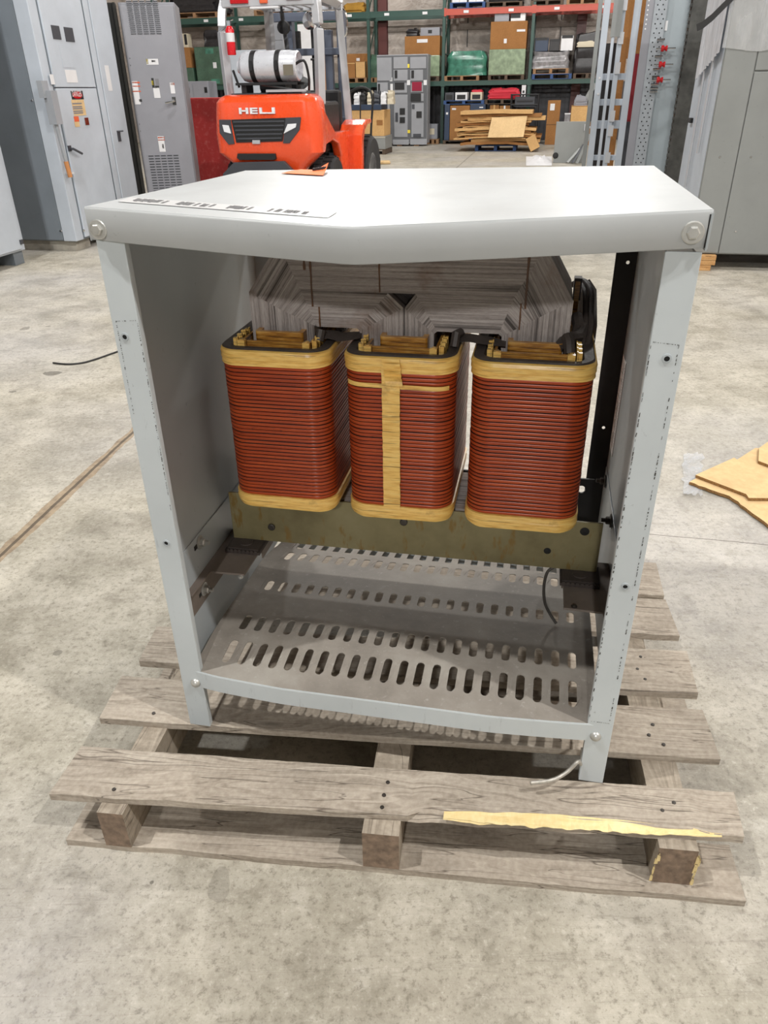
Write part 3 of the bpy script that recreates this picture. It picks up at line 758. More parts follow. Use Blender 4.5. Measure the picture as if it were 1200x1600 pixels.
# torn right stringer end with pale splinters
s=MB();random.seed(4)
for i in range(16):
    sd=1 if i<11 else -1
    a=sd*.0375+random.uniform(-.004,.002);z=random.uniform(.022,.10);dd_=random.uniform(0,.004);p=Vector((sr.x,sr.y,0))+Wd*a-D*dd_;h=random.uniform(.010,.028);w=random.uniform(.0012,.0035)
    s.add([(p.x-w,p.y-.001,z),(p.x+w,p.y-.002,z+.002),(p.x+w*.8,p.y-.003,z+h*.6),(p.x+w*.1,p.y-.002,z+h),(p.x-w*.8,p.y-.001,z+h*.7)],[(0,1,2,3,4)],0,False,[(0,0),(.01,0),(.01,.02),(.005,.03),(0,.02)])
s.build('splinters',M['fresh'],so,solid=.002)
# bottom boards
a=zp(103,1312,.018);c_=zp(1166,1408,.018)
dd=D*.125
board((a.x,a.y,0),(c_.x,c_.y,0),(c_.x+dd.x,c_.y+dd.y,0),(a.x+dd.x,a.y+dd.y,0),0,.0185,M['deck'],'bottom_board',50,.0025)
for k in (.43,.86):
    e=D*k;board((a.x+e.x,a.y+e.y,0),(c_.x+e.x,c_.y+e.y,0),(c_.x+dd.x+e.x,c_.y+dd.y+e.y,0),(a.x+dd.x+e.x,a.y+dd.y+e.y,0),0,.0185,M['deck'],'bottom_board',40,.002)
# nails: small dark heads
for (x,y) in ((606,1222),(600,1242),(597,1261),(1053,1254),(1035,1266),(178,1233),(1020,1132),(1014,1148),(1037,1163),(1001,1026),(996,1045),(1008,1061),(240,1114)):
    p=zp(x,y,.141);s=MB();s.lathe((p.x,p.y,.1395),(0,0,1),[(.0042,0),(.004,.0022),(.0001,.0026)],0,10,False);s.build('nail',M['dark_steel'],pal)
# ================================================================== small things on the floor
def sheet(pts,z,th,name,label,extra=None):
    s=MB();P=[(zp(x,y,z+th).x,zp(x,y,z+th).y) for x,y in pts]
    s.loft([[(a,c,z) for a,c in P],[(a,c,z+th) for a,c in P]],1,False);s.add([(a,c,z+th) for a,c in P],[tuple(range(len(P)))],0);s.add([(a,c,z) for a,c in P],[tuple(range(len(P)))[::-1]],0)
    o=s.build(name,[M['cardL'],M['corr']],None);tag(o,label,'cardboard sheet','torn cardboard sheets right of the transformer');return o
def jag(p,q,n,a):
    out=[]
    for i in range(n):
        t=i/n;out.append((p[0]+(q[0]-p[0])*t+a*nz(t*9,p[0]),p[1]+(q[1]-p[1])*t+a*nz(t*11,q[0],3)))
    return out
sheet(jag((1077,753),(1140,775),8,1.5)+jag((1140,775),(1166,794),6,2)+jag((1166,794),(1240,850),8,2)+[(1330,800),(1290,680),(1210,700),(1110,735)],.004,.012,'cardboard_sheet','lowest torn cardboard sheet lying flat on the floor right of the transformer')
sheet([(1087,742),(1166,772),(1170,778),(1300,779),(1290,700),(1180,700),(1152,718),(1147,715)],.0175,.012,'cardboard_sheet','middle cardboard sheet with clipped corners, on the lowest torn sheet at right')
sheet([(1185,720),(1290,760),(1300,690),(1230,680),(1200,690),(1186,700)],.031,.012,'cardboard_sheet','topmost small cardboard sheet cut by the right picture edge')
s=MB();random.seed(9);g=[]
for j in range(13):
    row=[]
    for i in range(11):
        x_=1067+30*i/10+6*nz(j*.8,i*.3,5)*(1 if i in (0,10) else .3)+(9*max(0,nz(j*1.3,2)) if i==10 else 0);y_=712+66*j/12+7*nz(i*.9,j*.2,8)*(1 if j in (0,12) else .3)
        p=zp(x_,y_,0);k=.10 if x_>1078 else 1
        row.append((p.x,p.y,.0015+(.012*abs(nz(i*.9,j*.8,1))+(.008 if j in (0,12) else 0))*(k if 2<j<10 else 1)))
    g.append(row)
s.loft(g,0,True,False)
o=s.build('plastic_bag',M['film'],None,solid=.0004);tag(o,'crumpled clear plastic bag under the left tip of the cardboard sheets','bag')
s=MB();pts=[zp(x,y,.006) for x,y in ((83,567),(105,569),(128,567),(150,561),(170,554),(186,548),(205,537),(225,524))];s.tube(cat(pts),.0055,0,8)
o=s.build('cable',M['cable'],None);tag(o,'thin black cable offcut lying on the floor left of the transformer','cable')
# ================================================================== BACKGROUND (building frame, yaw -12 deg)
YAW=-12
B=Frame((2.0,25.0),YAW)
M['green']=enamel('dark_green_rack',srgb(44,74,66));M['red']=enamel('orange_red_rack',srgb(178,72,54))
M['cabblue']=enamel('pale_blue_grey_enamel',srgb(184,192,202));M['cabgrey']=enamel('mid_grey_enamel',srgb(138,139,146))
M['cabside']=enamel('shaded_blue_grey_enamel',srgb(116,124,132));M['mcc']=enamel('neutral_grey_enamel',srgb(146,148,153));M['cabR']=enamel('warm_grey_enamel',srgb(136,139,138))  # cabside: pale cabinet paint darkened for the side lying in shade
M['black']=flat('black_plastic',srgb(24,24,26),.5);M['navy']=enamel('navy_enamel',srgb(44,58,80))
M['blue']=paint('blue_pallet_paint',srgb(46,74,120),.7);M['oldwood']=paint('rough_pallet_wood',srgb(140,108,78),.85,0,.25,6)
M['darkwood']=paint('dark_pallet_wood',srgb(84,70,58),.85,0,.25,6)
M['forko']=paint('orange_red_gloss',srgb(240,82,36),.28,0,.04,2,coat=.8);M['silver']=paint('silver_tube',srgb(190,192,196),.35,.3,.06,5)
M['charcoal']=flat('charcoal_plastic',srgb(62,64,70),.45);M['lens']=flat('clear_lens',srgb(228,230,234),.2);M['redlens']=flat('red_lens',srgb(180,24,30),.25)
M['tank']=paint('white_gas_tank',srgb(206,208,214),.3,.2,.05,4);M['tyre']=paint('tyre_rubber',srgb(44,44,46),.8,0,.2,20);M['mast']=enamel('slate_blue_enamel',srgb(92,100,116))
M['redp']=paint('faded_red_paint',srgb(176,50,50),.5,0,.12,4,dirt=srgb(196,110,104));M['extred']=flat('red_gloss',srgb(206,30,40),.25)
M['chrome']=flat('chrome',srgb(210,210,210),.15,1)
M['gwrap']=paint('green_stretch_wrap',srgb(66,118,100),.2,0,.4,6,bump=22);M['pwrap']=paint('pale_green_wrap',srgb(134,150,124),.2,0,.3,8,bump=26)
M['dgwrap']=paint('dull_green_wrap',srgb(66,92,76),.3,0,.25,4,bump=18)
M['cwrap']=paint('grey_stretch_wrap',srgb(134,132,134),.2,0,.4,9,bump=26);M['bwrap']=paint('black_junk',srgb(34,32,34),.4,0,.5,12,bump=30)
M['white']=flat('white_plastic',srgb(214,214,216),.5);M['yel']=flat('yellow_label',srgb(226,206,60),.6);M['beige']=flat('beige_plastic',srgb(196,186,164),.6)
M['maroon']=flat('maroon_fabric',srgb(138,24,52),.8);M['redf']=flat('red_fabric',srgb(190,40,56),.7);M['ochre']=paint('ochre_canvas',srgb(150,112,40),.9,0,.2,6)
M['louvre']=flat('louvre_shadow_gap',srgb(70,74,80),.6)
M['skid']=paint('dusty_skid',srgb(150,146,136),.9,0,.25,8)
def BP(px,py,d,fr=None):
    p=(fr or B).hit(px,py,v=d);return p.x,p.z
def prect(x0,y0,x1,y1,d,fr=None):
    ym=(y0+y1)/2
    a0=BP(x0,ym,d,fr)[0];a1=BP(x1,ym,d,fr)[0];z1=BP((x0+x1)/2,y0,d,fr)[1];z0=BP((x0+x1)/2,y1,d,fr)[1];return a0,a1,z0,z1
# ---------------------------------------------------------------- walls
def insul():
    n=N('vinyl_insulation');v=n.coord()
    a=n.noise(v,.8,5,.6,.8);b=n.noise(n.coord('Object',(1,1,2.2),(0,R(25),0)),1.6,6,.65,1.6)
    col=n.ramp(a,[(.3,srgb(150,138,128)),(.7,srgb(186,174,164))]);col=n.mix(n.ramp(b,[(.42,.0),(.5,.35),(.58,0.0)]),col,srgb(206,198,190))
    sep=n.n('ShaderNodeSeparateXYZ');n.L(v,sep.inputs[0])
    n.bump(b,.5,.06);return n.fin(col,.4,0,Specular_IOR_Level=.4)
s=MB(B);s.add([(-17,1.5,0),(10,1.5,0),(10,1.5,9.5),(-17,1.5,9.5)],[(0,1,2,3)])
for z in (2.35,2.95,5.0): s.box((-17,1.46,z),(10,1.499,z+.16))
wb=s.build('wall_back',insul(),org=(0,1.5,0));wb['kind']='structure'
s=MB(B);pts=[];x=-15.0;k=0
while x<8: pts.append((x,1.44 if k%2 else 1.40));x+=.05 if k%2 else .09;k+=1;pts.append((x,pts[-1][1]))
s.loft([[(a,c,0) for a,c in pts],[(a,c,1.55) for a,c in pts]],0,False,False)
o=s.build('trim_1',enamel('dark_corrugated_sheet',srgb(66,66,72)));o['kind']='structure'
for i,px in enumerate((598,910)):
    a,z=BP(px,30,1.3);s=MB(B);s.box((a-.13,1.25,0),(a+.13,1.27,9));s.box((a-.13,1.43,0),(a+.13,1.45,9));s.box((a-.01,1.27,0),(a+.01,1.43,9))
    o=s.build('trim_%d'%(i+2),enamel('oxide_red_column_%d'%i,srgb(92,44,40)));o['kind']='structure'
for i,px in enumerate((730,875)):
    a,z=BP(px,60,1.45);s=MB(B);s.box((a-.012,1.47,1.5),(a+.012,1.499,9));o=s.build('trim_%d'%(i+4),M['cable']);o['kind']='structure'
def sidewall(x,name):
    s=MB(B);s.add([(x,-33,0),(x,1.5,0),(x,1.5,9.5),(x,-33,9.5)],[(0,1,2,3)]);o=s.build(name,bpy.data.materials['vinyl_insulation'],org=(x,0,0));o['kind']='structure'
sidewall(-10.5,'wall_left');sidewall(9.8,'wall_right')
# ---------------------------------------------------------------- pallet racking
rk=thing('pallet_rack','long row of dark green storage racking with orange-red upper beams along the back wall','rack',(0,0,0),B)
for a in (-8.85,-6.65,-4.45,-2.27,-.08,2.40,4.85):
    for d in (0,1.03):
        s=MB(B);s.box((a-.045,d,0),(a-.038,d+.07,5.2));s.box((a+.038,d,0),(a+.045,d+.07,5.2));s.box((a-.045,d,0),(a+.045,d+.006,5.2));s.box((a-.07,d-.03,0),(a+.07,d+.09,.012))
        s.build('upright',M['green'],rk)
    s=MB(B)
    for z in (.3,1.3,2.3,3.3,4.3): s.tube([(a,.05,z),(a,1.05,z+.9)],.02,0,6);s.tube([(a,.05,z),(a,1.05,z)],.02,0,6)
    s.build('brace',M['green'],rk)
UP=(-8.85,-6.65,-4.45,-2.27,-.08,2.40,4.85)
for i in range(6):
    for z,h,mk in ((1.56,.12,'green'),(3.29,.15,'green' if i<4 else 'red')):
        for d in (-.01,1.04):
            s=MB(B);s.box((UP[i]+.045,d,z-h/2),(UP[i+1]-.045,d+.045,z+h/2));s.box((UP[i]+.045,d-.004,z+h/2-.03),(UP[i+1]-.045,d+.05,z+h/2))
            s.box((UP[i]+.0,d-.012,z-h/2-.02),(UP[i]+.06,d,z+h/2+.02));s.box((UP[i+1]-.06,d-.012,z-h/2-.02),(UP[i+1]-.0,d,z+h/2+.02))
            bm=s.build('beam',M[mk],rk)
            if d<0 and z>3:
                s=MB(B)
                for k in (.22,.72): s=MB(B);q=UP[i]+(UP[i+1]-UP[i])*k;s.box((q,d-.0145,z-.035),(q+.14,d-.012,z+.03));s.build('load_sticker',M['white'],bm)
Z1=1.62;Z2=3.365
def mpallet(a0,a1,d0,d1,z0,mat,label,h=.13,grp='small pallets around the racking',fr=B):
    t=thing('pallet',label,'pallet',((a0+a1)/2,(d0+d1)/2,z0),fr,grp)
    n=5
    for k in range(n):
        c=d0+(d1-d0-.11)*k/(n-1);s=MB(fr);s.box((a0,c,z0+h-.02),(a1,c+.11,z0+h),0,None,0);s.build('deck_board',M[mat],t)
    for k in range(3):
        c=a0+(a1-a0-.08)*k/2;s=MB(fr);s.box((c,d0,z0+.015),(c+.08,d1,z0+h-.02));s.build('stringer',M[mat],t)
    for c in (d0,d1-.1): s=MB(fr);s.box((a0,c,z0),(a1,c+.1,z0+.015));s.build('bottom_board',M[mat],t)
    return z0+h
def box(name,label,cat,a0,a1,d0,d1,z0,z1,mat,grp=None,fr=B,parts=(),bev=.01):
    """a body mesh plus thin parts laid on its front: (name, x0,x1,z0,z1 as fractions, material)"""
    s=MB(fr);s.box((a0,d0,z0),(a1,d1,z1))
    if not parts:
        o=s.build(name,M[mat],None,bevel=bev);tag(o,label,cat,grp);return o
    t=thing(name,label,cat,((a0+a1)/2,(d0+d1)/2,z0),fr,grp);s.build('body',M[mat],t,bevel=bev)
    for p in parts:
        s=MB(fr);s.box((a0+(a1-a0)*p[1],d0-.006,z0+(z1-z0)*p[3]),(a0+(a1-a0)*p[2],d0+.001,z0+(z1-z0)*p[4]));s.build(p[0],M[p[5]],t)
    return t
def lump(name,label,cat,a0,a1,d0,d1,z0,z1,mat,grp=None,amp=.12,seed=1,fr=B,kind=None,fq=3.0,flat_top=False):
    """wrapped or heaped load with an uneven skin"""
    s=MB(fr);n=14;loops=[]
    H=z1-z0
    for j in range(9):
        q=j/8;sh=1-.06*q-(.0 if flat_top else .35*max(0,q-.75)*1.2)
        l=[]
        for (x,y) in rr(-1,1,-1,1,.25,5):
            k=1+amp*nz(x*fq+seed,y*fq,q*fq*1.3+seed)
            l.append(((a0+a1)/2+(a1-a0)/2*x*sh*min(k,1.04),(d0+d1)/2+(d1-d0)/2*y*sh*min(k,1.04),z0+H*q*(1+ (amp*1.2*nz(x*2.2,y*2.2,seed+3) if q>.5 else 0))))
        loops.append(l)
    top=[]
    for f in (.6,.25): top.append([((a0+a1)/2+(p[0]-(a0+a1)/2)*f,(d0+d1)/2+(p[1]-(d0+d1)/2)*f,p[2]+H*.10*nz(p[0]*5*f,p[1]*5*f,seed+9)) for p in loops[-1]])
    s.loft(loops+top,0,True,True,True,True)
    o=s.build(name,M[mat] if isinstance(mat,str) else mat,None);tag(o,label,cat,grp,kind);return o
BX='big cartons and wrapped loads on the racking'
# level 1, bay right of first visible upright
def onpal(px0,px1,d0,d1,zs,mat,label,fr=B):
    a0=BP(px0,130,d0)[0];a1=BP(px1,130,d0)[0];return mpallet(a0,a1,d0,d1,zs,mat,label),a0,a1
zt,a0,a1=onpal(632,686,.02,1.0,Z1,'darkwood','dark wooden pallet on the middle beam above the grey switchboard')
box('wrapped_crate','pale glossy stretch-wrapped lower crate under a brown carton, half hidden by the grey switchboard','crate',a0,a1,.04,.98,zt,zt+.52,'pwrap')
box('carton','brown carton with a white label, on the rack just above the grey switchboard','carton',a0,a1,.06,.96,zt+.52,zt+1.0,'cardb',BX,parts=(('label',.35,.65,.66,.84,'white'),))
lump('scrap_meter','grey lump of scrap meters on the carton above the grey switchboard','scrap',a0+.02,a0+.38,.1,.5,zt+1.0,zt+1.18,'bwrap',None,.3,5)
box('breaker','grey breaker lying on the carton above the grey switchboard','breaker',a0+.45,a1-.02,.1,.5,zt+1.0,zt+1.2,'cabgrey',None,parts=(('switch',.4,.6,.3,.7,'black'),))
zt,a0,a1=onpal(694,748,-.02,1.0,Z1,'oldwood','brown wooden pallet on the middle beam under the bright green wrapped load')
lump('wrapped_load','bright green stretch-wrapped load bulging on the middle beam','wrapped load',BP(692,110,0)[0]+.1,BP(760,110,0)[0],.02,.98,zt,zt+.60,'gwrap',BX,.10,7)
zt,a0,a1=onpal(762,818,-.02,1.0,Z1,'darkwood','dark wooden pallet on the middle beam under the shiny pale green crate')
box('wrapped_crate','shiny pale green wrapped crate beneath the wide brown carton, right of the bright green load','crate',a0,a1,0,.98,zt,zt+.62,'pwrap')
box('carton','wide brown carton with a torn white patch, on the shiny pale green crate','carton',a0+.01,a1,.02,.96,zt+.62,zt+1.28,'cardb',BX,parts=(('torn_patch',.38,.46,.22,.38,'white'),('torn_patch',.72,.95,.62,.70,'white')))
box('breaker','dark grey breaker box on top of the wide brown carton, the left of two','breaker',a0+.1,a0+.5,.05,.5,zt+1.28,zt+1.48,'cabgrey')
box('breaker','black and white breaker on top of the wide brown carton, the right of two','breaker',a0+.55,a0+.95,.05,.5,zt+1.28,zt+1.52,'white',parts=(('black_panel',.0,.65,.3,1,'black'),))
# bay further right
aR=BP(831,120,-.02)[0];aS=BP(893,120,-.02)[0]
zt=mpallet(aR,aS,-.04,1.0,Z1,'blue','blue pallet on the middle beam right of the striped upright')
zt=mpallet(aR+.02,aS-.1,-.02,1.0,zt,'oldwood','plain wooden pallet stacked on the blue pallet on the middle beam')
lump('wrapped_load','clear-wrapped grey load on the wooden and blue pallets, middle beam at right','wrapped load',aR-.05,aS-.1,.0,.98,zt,zt+.42,'cwrap',BX,.12,3,flat_top=True)
for k,(x0,x1,h,m,lb) in enumerate(((.02,.38,.32,'navy','dark blue-grey scrap breaker, leftmost of three on the clear-wrapped load'),(.42,.70,.28,'bwrap','black scrap breaker, middle of three on the clear-wrapped load'),(.73,1.06,.36,'white','white-faced scrap breaker, rightmost of three on the clear-wrapped load'))):
    box('breaker',lb,'breaker',aR+x0,aR+x1,.1,.6,zt+.42,zt+.42+h,m,parts=(('black_top',.05,.95,.82,1.02,'black'),))
zb=mpallet(aS+.04,aS+.8,-.02,1.0,Z1,'darkwood','dark wooden pallet at the right end of the middle beam, by the frames')
lump('scrap_heap','black tangled scrap load at the right end of the middle beam','scrap',aS+.02,aS+.8,.0,.98,zb,zb+.95,'bwrap',BX,.22,12,fq=6,flat_top=True)
lump('foam_sheet','pale torn foam sheet tucked in the black scrap load','foam',aS+.06,aS+.6,-.06,.0,zb+.62,zb+.74,'beige',None,.3,4)
# left bays, level 1
zt,a0,a1=onpal(541,573,.02,.9,Z1,'oldwood','wooden pallet on the rack between the forklift and the grey switchboard')
box('carton','brown carton at the back of the pallet seen right of the forklift mast','carton',a0-.05,a1,.35,.95,zt,zt+.62,'cardb',BX,parts=(('label',.45,.6,.7,.82,'white'),))
box('carton','lighter open carton in front, seen right of the forklift mast','carton',a0+.3,a1-.05,.03,.33,zt,zt+.42,'card',BX,parts=(('flap',.0,1,.96,1.0,'cardb'),))
box('carton','sagging brown carton at the left, seen just right of the forklift roof post','carton',a0-.1,a0+.28,.03,.33,zt,zt+.38,'cardb',BX,parts=(('flap',.0,1,.94,1.0,'card'),))
zt,a0,a1=onpal(578,596,.02,.9,Z1,'oldwood','short wooden pallet on the rack at the left edge of the grey switchboard')
lump('wrapped_load','dark green wrapped load at the left edge of the grey switchboard','wrapped load',a0,a1,.02,.88,zt,zt+.55,'dgwrap',BX,.12,17)
a0=BP(272,120,0)[0];a1=BP(303,120,0)[0];zz=BP(290,106,0)[1]
box('wrapped_crate','dull green wrapped crate under the orange-brown carton, right of the dark grey cabinet','crate',a0,a1,.02,.95,Z1,zz,'dgwrap')
box('carton','orange-brown carton on the dull green crate, right of the dark grey cabinet','carton',a0,a1-.05,.03,.9,zz,BP(290,74,0)[1],'cardb',BX,parts=(('tape',.45,.5,.0,1,'card'),))
a2=BP(303,100,0)[0]+.04;a3=BP(350,100,0)[0]
box('wrapped_load','large dull green wrapped load with pale stickers, left of the forklift post','wrapped load',a2,a3,.0,.95,Z1,BP(325,73,0)[1],'dgwrap',BX,parts=(('sticker',.4,.68,.82,.96,'gwrap'),('sticker',.62,.74,.45,.60,'white'),('sticker',.5,.8,.05,.17,'gwrap')),bev=.04)
x0,x1,z0,z1=prect(279,50,295,72,.2);box('circuit_breaker','white circuit breaker with black terminals on the orange-brown carton','breaker',x0,x1,.1,.4,BP(290,74,0)[1],BP(290,74,0)[1]+.36,'beige',parts=(('terminal_block',.7,.95,.2,.95,'black'),))
lump('scrap_heap','dark scrap parts on the dull green load left of the forklift post','scrap',a2+.3,a3-.1,.1,.7,BP(325,73,0)[1],BP(325,73,0)[1]+.4,'bwrap',None,.3,21,fq=6)
# level 2
zt=mpallet(BP(268,30,0)[0],BP(341,30,0)[0],-.02,1.0,Z2,'oldwood','brown wooden pallet on the top beam under the black heap, upper left',.14)
lump('scrap_heap','black tangled heap of scrap on the top beam at upper left','scrap',BP(262,20,0)[0],BP(346,20,0)[0],.0,1.0,zt,zt+.42,'bwrap',BX,.3,31,fq=5)
mpallet(BP(397,20,0)[0],BP(455,20,0)[0],-.02,1.0,Z2,'oldwood','empty wooden pallet on the top beam seen through the forklift roof posts',.14)
lump('canvas_heap','small ochre canvas heap on the top beam right of the forklift','canvas',BP(536,20,0)[0],BP(569,20,0)[0],.0,.5,Z2,Z2+.22,'ochre',None,.3,33)
zt=mpallet(BP(703,10,0)[0],BP(758,10,0)[0],-.02,1.0,Z2,'blue','blue pallet on the orange-red beam carrying white boxes',.14)
a0=BP(706,5,0)[0];a1=BP(755,5,0)[0]
for k,(p,q) in enumerate(((0,.47),(.53,1))):
    box('carton','white box on the blue pallet on the orange-red beam, %s one'%('left' if k==0 else 'right'),'box',a0+(a1-a0)*p,a0+(a1-a0)*q,.05,.9,zt,zt+.6,'white',None,parts=(('tape',.48,.52,.0,1,'beige'),))
zt=mpallet(BP(760,9,0)[0],BP(816,8,0)[0],-.02,1.0,Z2,'darkwood','dark pallet on the left orange-red beam beside the blue pallet',.12)
lump('scrap_heap','dark scrap load on the left orange-red beam','scrap',BP(760,9,0)[0],BP(816,8,0)[0],.0,.9,zt,zt+.4,'bwrap',BX,.25,41,fq=6)
zt=mpallet(BP(829,7,0)[0],BP(880,6,0)[0],-.02,1.0,Z2,'darkwood','dark pallet on the right orange-red beam, nearer the upright',.12)
lump('scrap_heap','brown-black load on the right orange-red beam, nearer the upright','scrap',BP(829,7,0)[0],BP(880,6,0)[0],.0,.9,zt,zt+.4,'bwrap',BX,.2,43,fq=5)
zt=mpallet(BP(885,6,0)[0],BP(934,5,0)[0],-.02,1.0,Z2,'oldwood','brown pallet at the far right of the right orange-red beam',.12)
lump('scrap_heap','dark load at the far right of the right orange-red beam','scrap',BP(888,6,0)[0],BP(930,5,0)[0],.0,.9,zt,zt+.35,'bwrap',BX,.2,47,fq=5)
# white sign on the second upright
x0,x1,z0,z1=prect(814.5,133,821,165,-.03);t=thing('sign','tall narrow white sign with black marks on the rack upright behind the flattened cartons','sign',((x0+x1)/2,-.03,z0),B)
s=MB(B);s.box((x0,-.035,z0),(x1,-.028,z1));s.build('board',M['white'],t)
for k in (.18,.40,.62): s=MB(B);w=(x1-x0);s.box((x0+w*.25,-.038,z0+(z1-z0)*k),(x0+w*.7,-.0355,z0+(z1-z0)*(k+.12)));s.build('mark',M['black'],t)
# ---------------------------------------------------------------- grey switchboard (three sections of doors)
dM=-1.3
mc=thing('switchboard','tall grey switchboard of many doors with black switches, standing before the racks','switchboard',(-1.0,dM+.25,0),B)
A0=BP(590,150,dM)[0]-.01;A1=BP(668,150,dM)[0];H=2.26;w3=(A1-A0)/3
def mx(px,py): return BP(px,py,dM)
s=MB(B);s.box((A0,dM,.07),(A1,dM+.5,H));s.build('body',M['mcc'],mc,bevel=.01)
for k in range(3):
    s=MB(B);s.box((A0+.05+k*.5,dM+.03,0),(A0+.2+k*.5,dM+.48,.07));s.build('foot_block',M['oldwood'],mc)
s=MB(B);s.box((A0+.01,dM-.004,.09),(A1-.01,dM,H-.02));s.build('seam_shade_sheet',enamel('seam_grey',srgb(92,94,98)),mc)  # sheet added behind the doors to put dark seam shade into colour
def door(px0,py0,px1,py1,fr=None,d=dM,par=mc,mat='mcc',th=.016,name='door'):
    ym=(py0+py1)/2;xm=(px0+px1)/2
    x0=BP(px0,ym,d,fr)[0];x1=BP(px1,ym,d,fr)[0];z1=BP(xm,py0,d,fr)[1];z0=BP(xm,py1,d,fr)[1]
    s=MB(fr or B);s.box((x0,d-th,z0),(x1,d,z1));return s.build(name,M[mat],par,bevel=.002)
def piece(name,px0,py0,px1,py1,mat,par,fr=None,d=dM,th=.02,out=.012):
    ym=(py0+py1)/2;xm=(px0+px1)/2
    x0=BP(px0,ym,d,fr)[0];x1=BP(px1,ym,d,fr)[0];z1=BP(xm,py0,d,fr)[1];z0=BP(xm,py1,d,fr)[1]
    s=MB(fr or B);s.box((x0,d-out-th,z0),(x1,d-out,z1));return s.build(name,M[mat],par)
for r in ((589.3,90,612,126),(589.3,129,606,145),(594,148,609,180),(596,183,610,218),
          (615,89,637,107),(615,109,637,126),(616,130,636,145),(616,148,637,214),
          (641,89,666,107),(641,109,661,126),(642,130,661,144),(642,146,662,158),(643,161,662,214),
          (596,219,611,226),(614,218,639,226),(641,217,667,226)):
    door(*r)
for r in ((591,131,594,141,'black'),(617,110,621,122,'black'),(643,110,647,122,'black'),(617,129,632,140,'black'),(642,146,658,158,'black'),
          (625,169,633,179,'black'),(625,183,633,192,'black'),(618,176,622,190,'charcoal'),(651,174,659,184,'black'),(644,163,648,170,'charcoal'),(646,209,658,214,'charcoal'),
          (644,128,659,142,'maroon')):
    piece('switch_panel' if r[4]!='maroon' else 'open_bay',*r,mc)
for r in ((636,100,640,106,'yel'),(637,203,641,208,'yel'),(609,121,613,127,'white'),(610,131,614,145,'white'),(636,125,641,133,'white'),(662,125,667,133,'white')):
    piece('sticker',*r,mc,out=.013,th=.002)
# ---------------------------------------------------------------- ground-level clutter under the rack
x0,x1,z0,z1=prect(668,200,686,226,-.3);zt=mpallet(x0,x1,-.4,.1,0,'oldwood','small brown pallet on the floor at the right foot of the grey switchboard')
box('breaker','grey and white meter box on the small pallet right of the grey switchboard','meter box',x0+.02,x1-.05,-.35,.0,zt,zt+.4,'cabgrey',parts=(('window',.2,.7,.3,.7,'beige'),))
zt=mpallet(BP(692,222,-.5)[0],BP(762,222,-.5)[0],-.5,.2,0,'darkwood','dark pallet on the floor under the navy and brown boxes, left of the flattened cartons',.1)
def gbox(n,l,c,px0,px1,ptop,d0,d1,z0,m,**k):
    a0=BP(px0,200,d0)[0];a1=BP(px1,200,d0)[0];z1=BP((px0+px1)/2,ptop,d0)[1]
    box(n,l,c,a0,a1,d0,d1,z0,z1,m,**k);return z1
gbox('cabinet','narrow black-blue cabinet at the foot of the green rack upright','cabinet',694,702,163,-.45,.15,zt,'navy',parts=(('label',.3,.7,.72,.78,'white'),))
gbox('carton','flat brown board carton leaning beside the navy cabinets','carton',702.5,733,165,-.45,.1,zt,'cardb',parts=(('label',.1,.3,.88,.93,'white'),))
zc=gbox('cabinet','wide navy cabinet right of the flat brown carton','cabinet',733.5,757,163,-.45,.15,zt,'navy',parts=(('badge',.6,.85,.9,.93,'white'),))
z_=max(zc,BP(720,164,-.45)[1])+.005
zt2=mpallet(BP(693,160,-.45)[0],BP(756,160,-.45)[0],-.45,.2,z_,'blue','dark blue pallet under the small white machines in the lowest rack bay',.10)
for k,(p,q,m) in enumerate(((695,709,'charcoal'),(711,730,'white'),(735,753,'beige'))):
    a0=BP(p,150,-.45)[0];a1=BP(q,150,-.45)[0]
    box('machine',('grey','white','beige')[k]+' small machine with a dark opening on the pallet above the navy cabinets','machine',a0,a1,-.42,.1,zt2,zt2+.20,m,parts=(('opening',.15,.85,.15,.7,'black'),))
lump('cloth','red cloth on the small beige machine','cloth',BP(736,148,-.4)[0],BP(753,148,-.4)[0],-.4,.0,zt2+.2,zt2+.26,'redf',None,.2,51)
zt=mpallet(BP(763,222,-.3)[0],BP(797,222,-.3)[0],-.3,.3,0,'darkwood','dark floor pallet hidden behind the flattened cartons',.1)
for k,(p,q) in enumerate(((764,778),(779,795))):
    gbox('carton',('left' if k==0 else 'right')+' brown carton of the pair behind the pale top cardboard sheet','carton',p,q,164+k,-.25,.2,zt,'cardb',parts=(('tape',.4,.55,.5,1,'white' if k else 'card'),))
za=BP(780,163,-.25)[1]+.01
zt2=mpallet(BP(757,160,-.28)[0],BP(812,160,-.28)[0],-.28,.3,za,'charcoal' if False else 'darkwood','dark pallet under the crimson cloth heap in the lowest rack bay',.12)
lump('cloth','crimson and maroon cloth heap on the dark pallet left of the white sign','cloth',BP(762,150,-.28)[0],BP(812,150,-.28)[0],-.25,.25,zt2,zt2+.25,'redf',None,.35,55,fq=5)
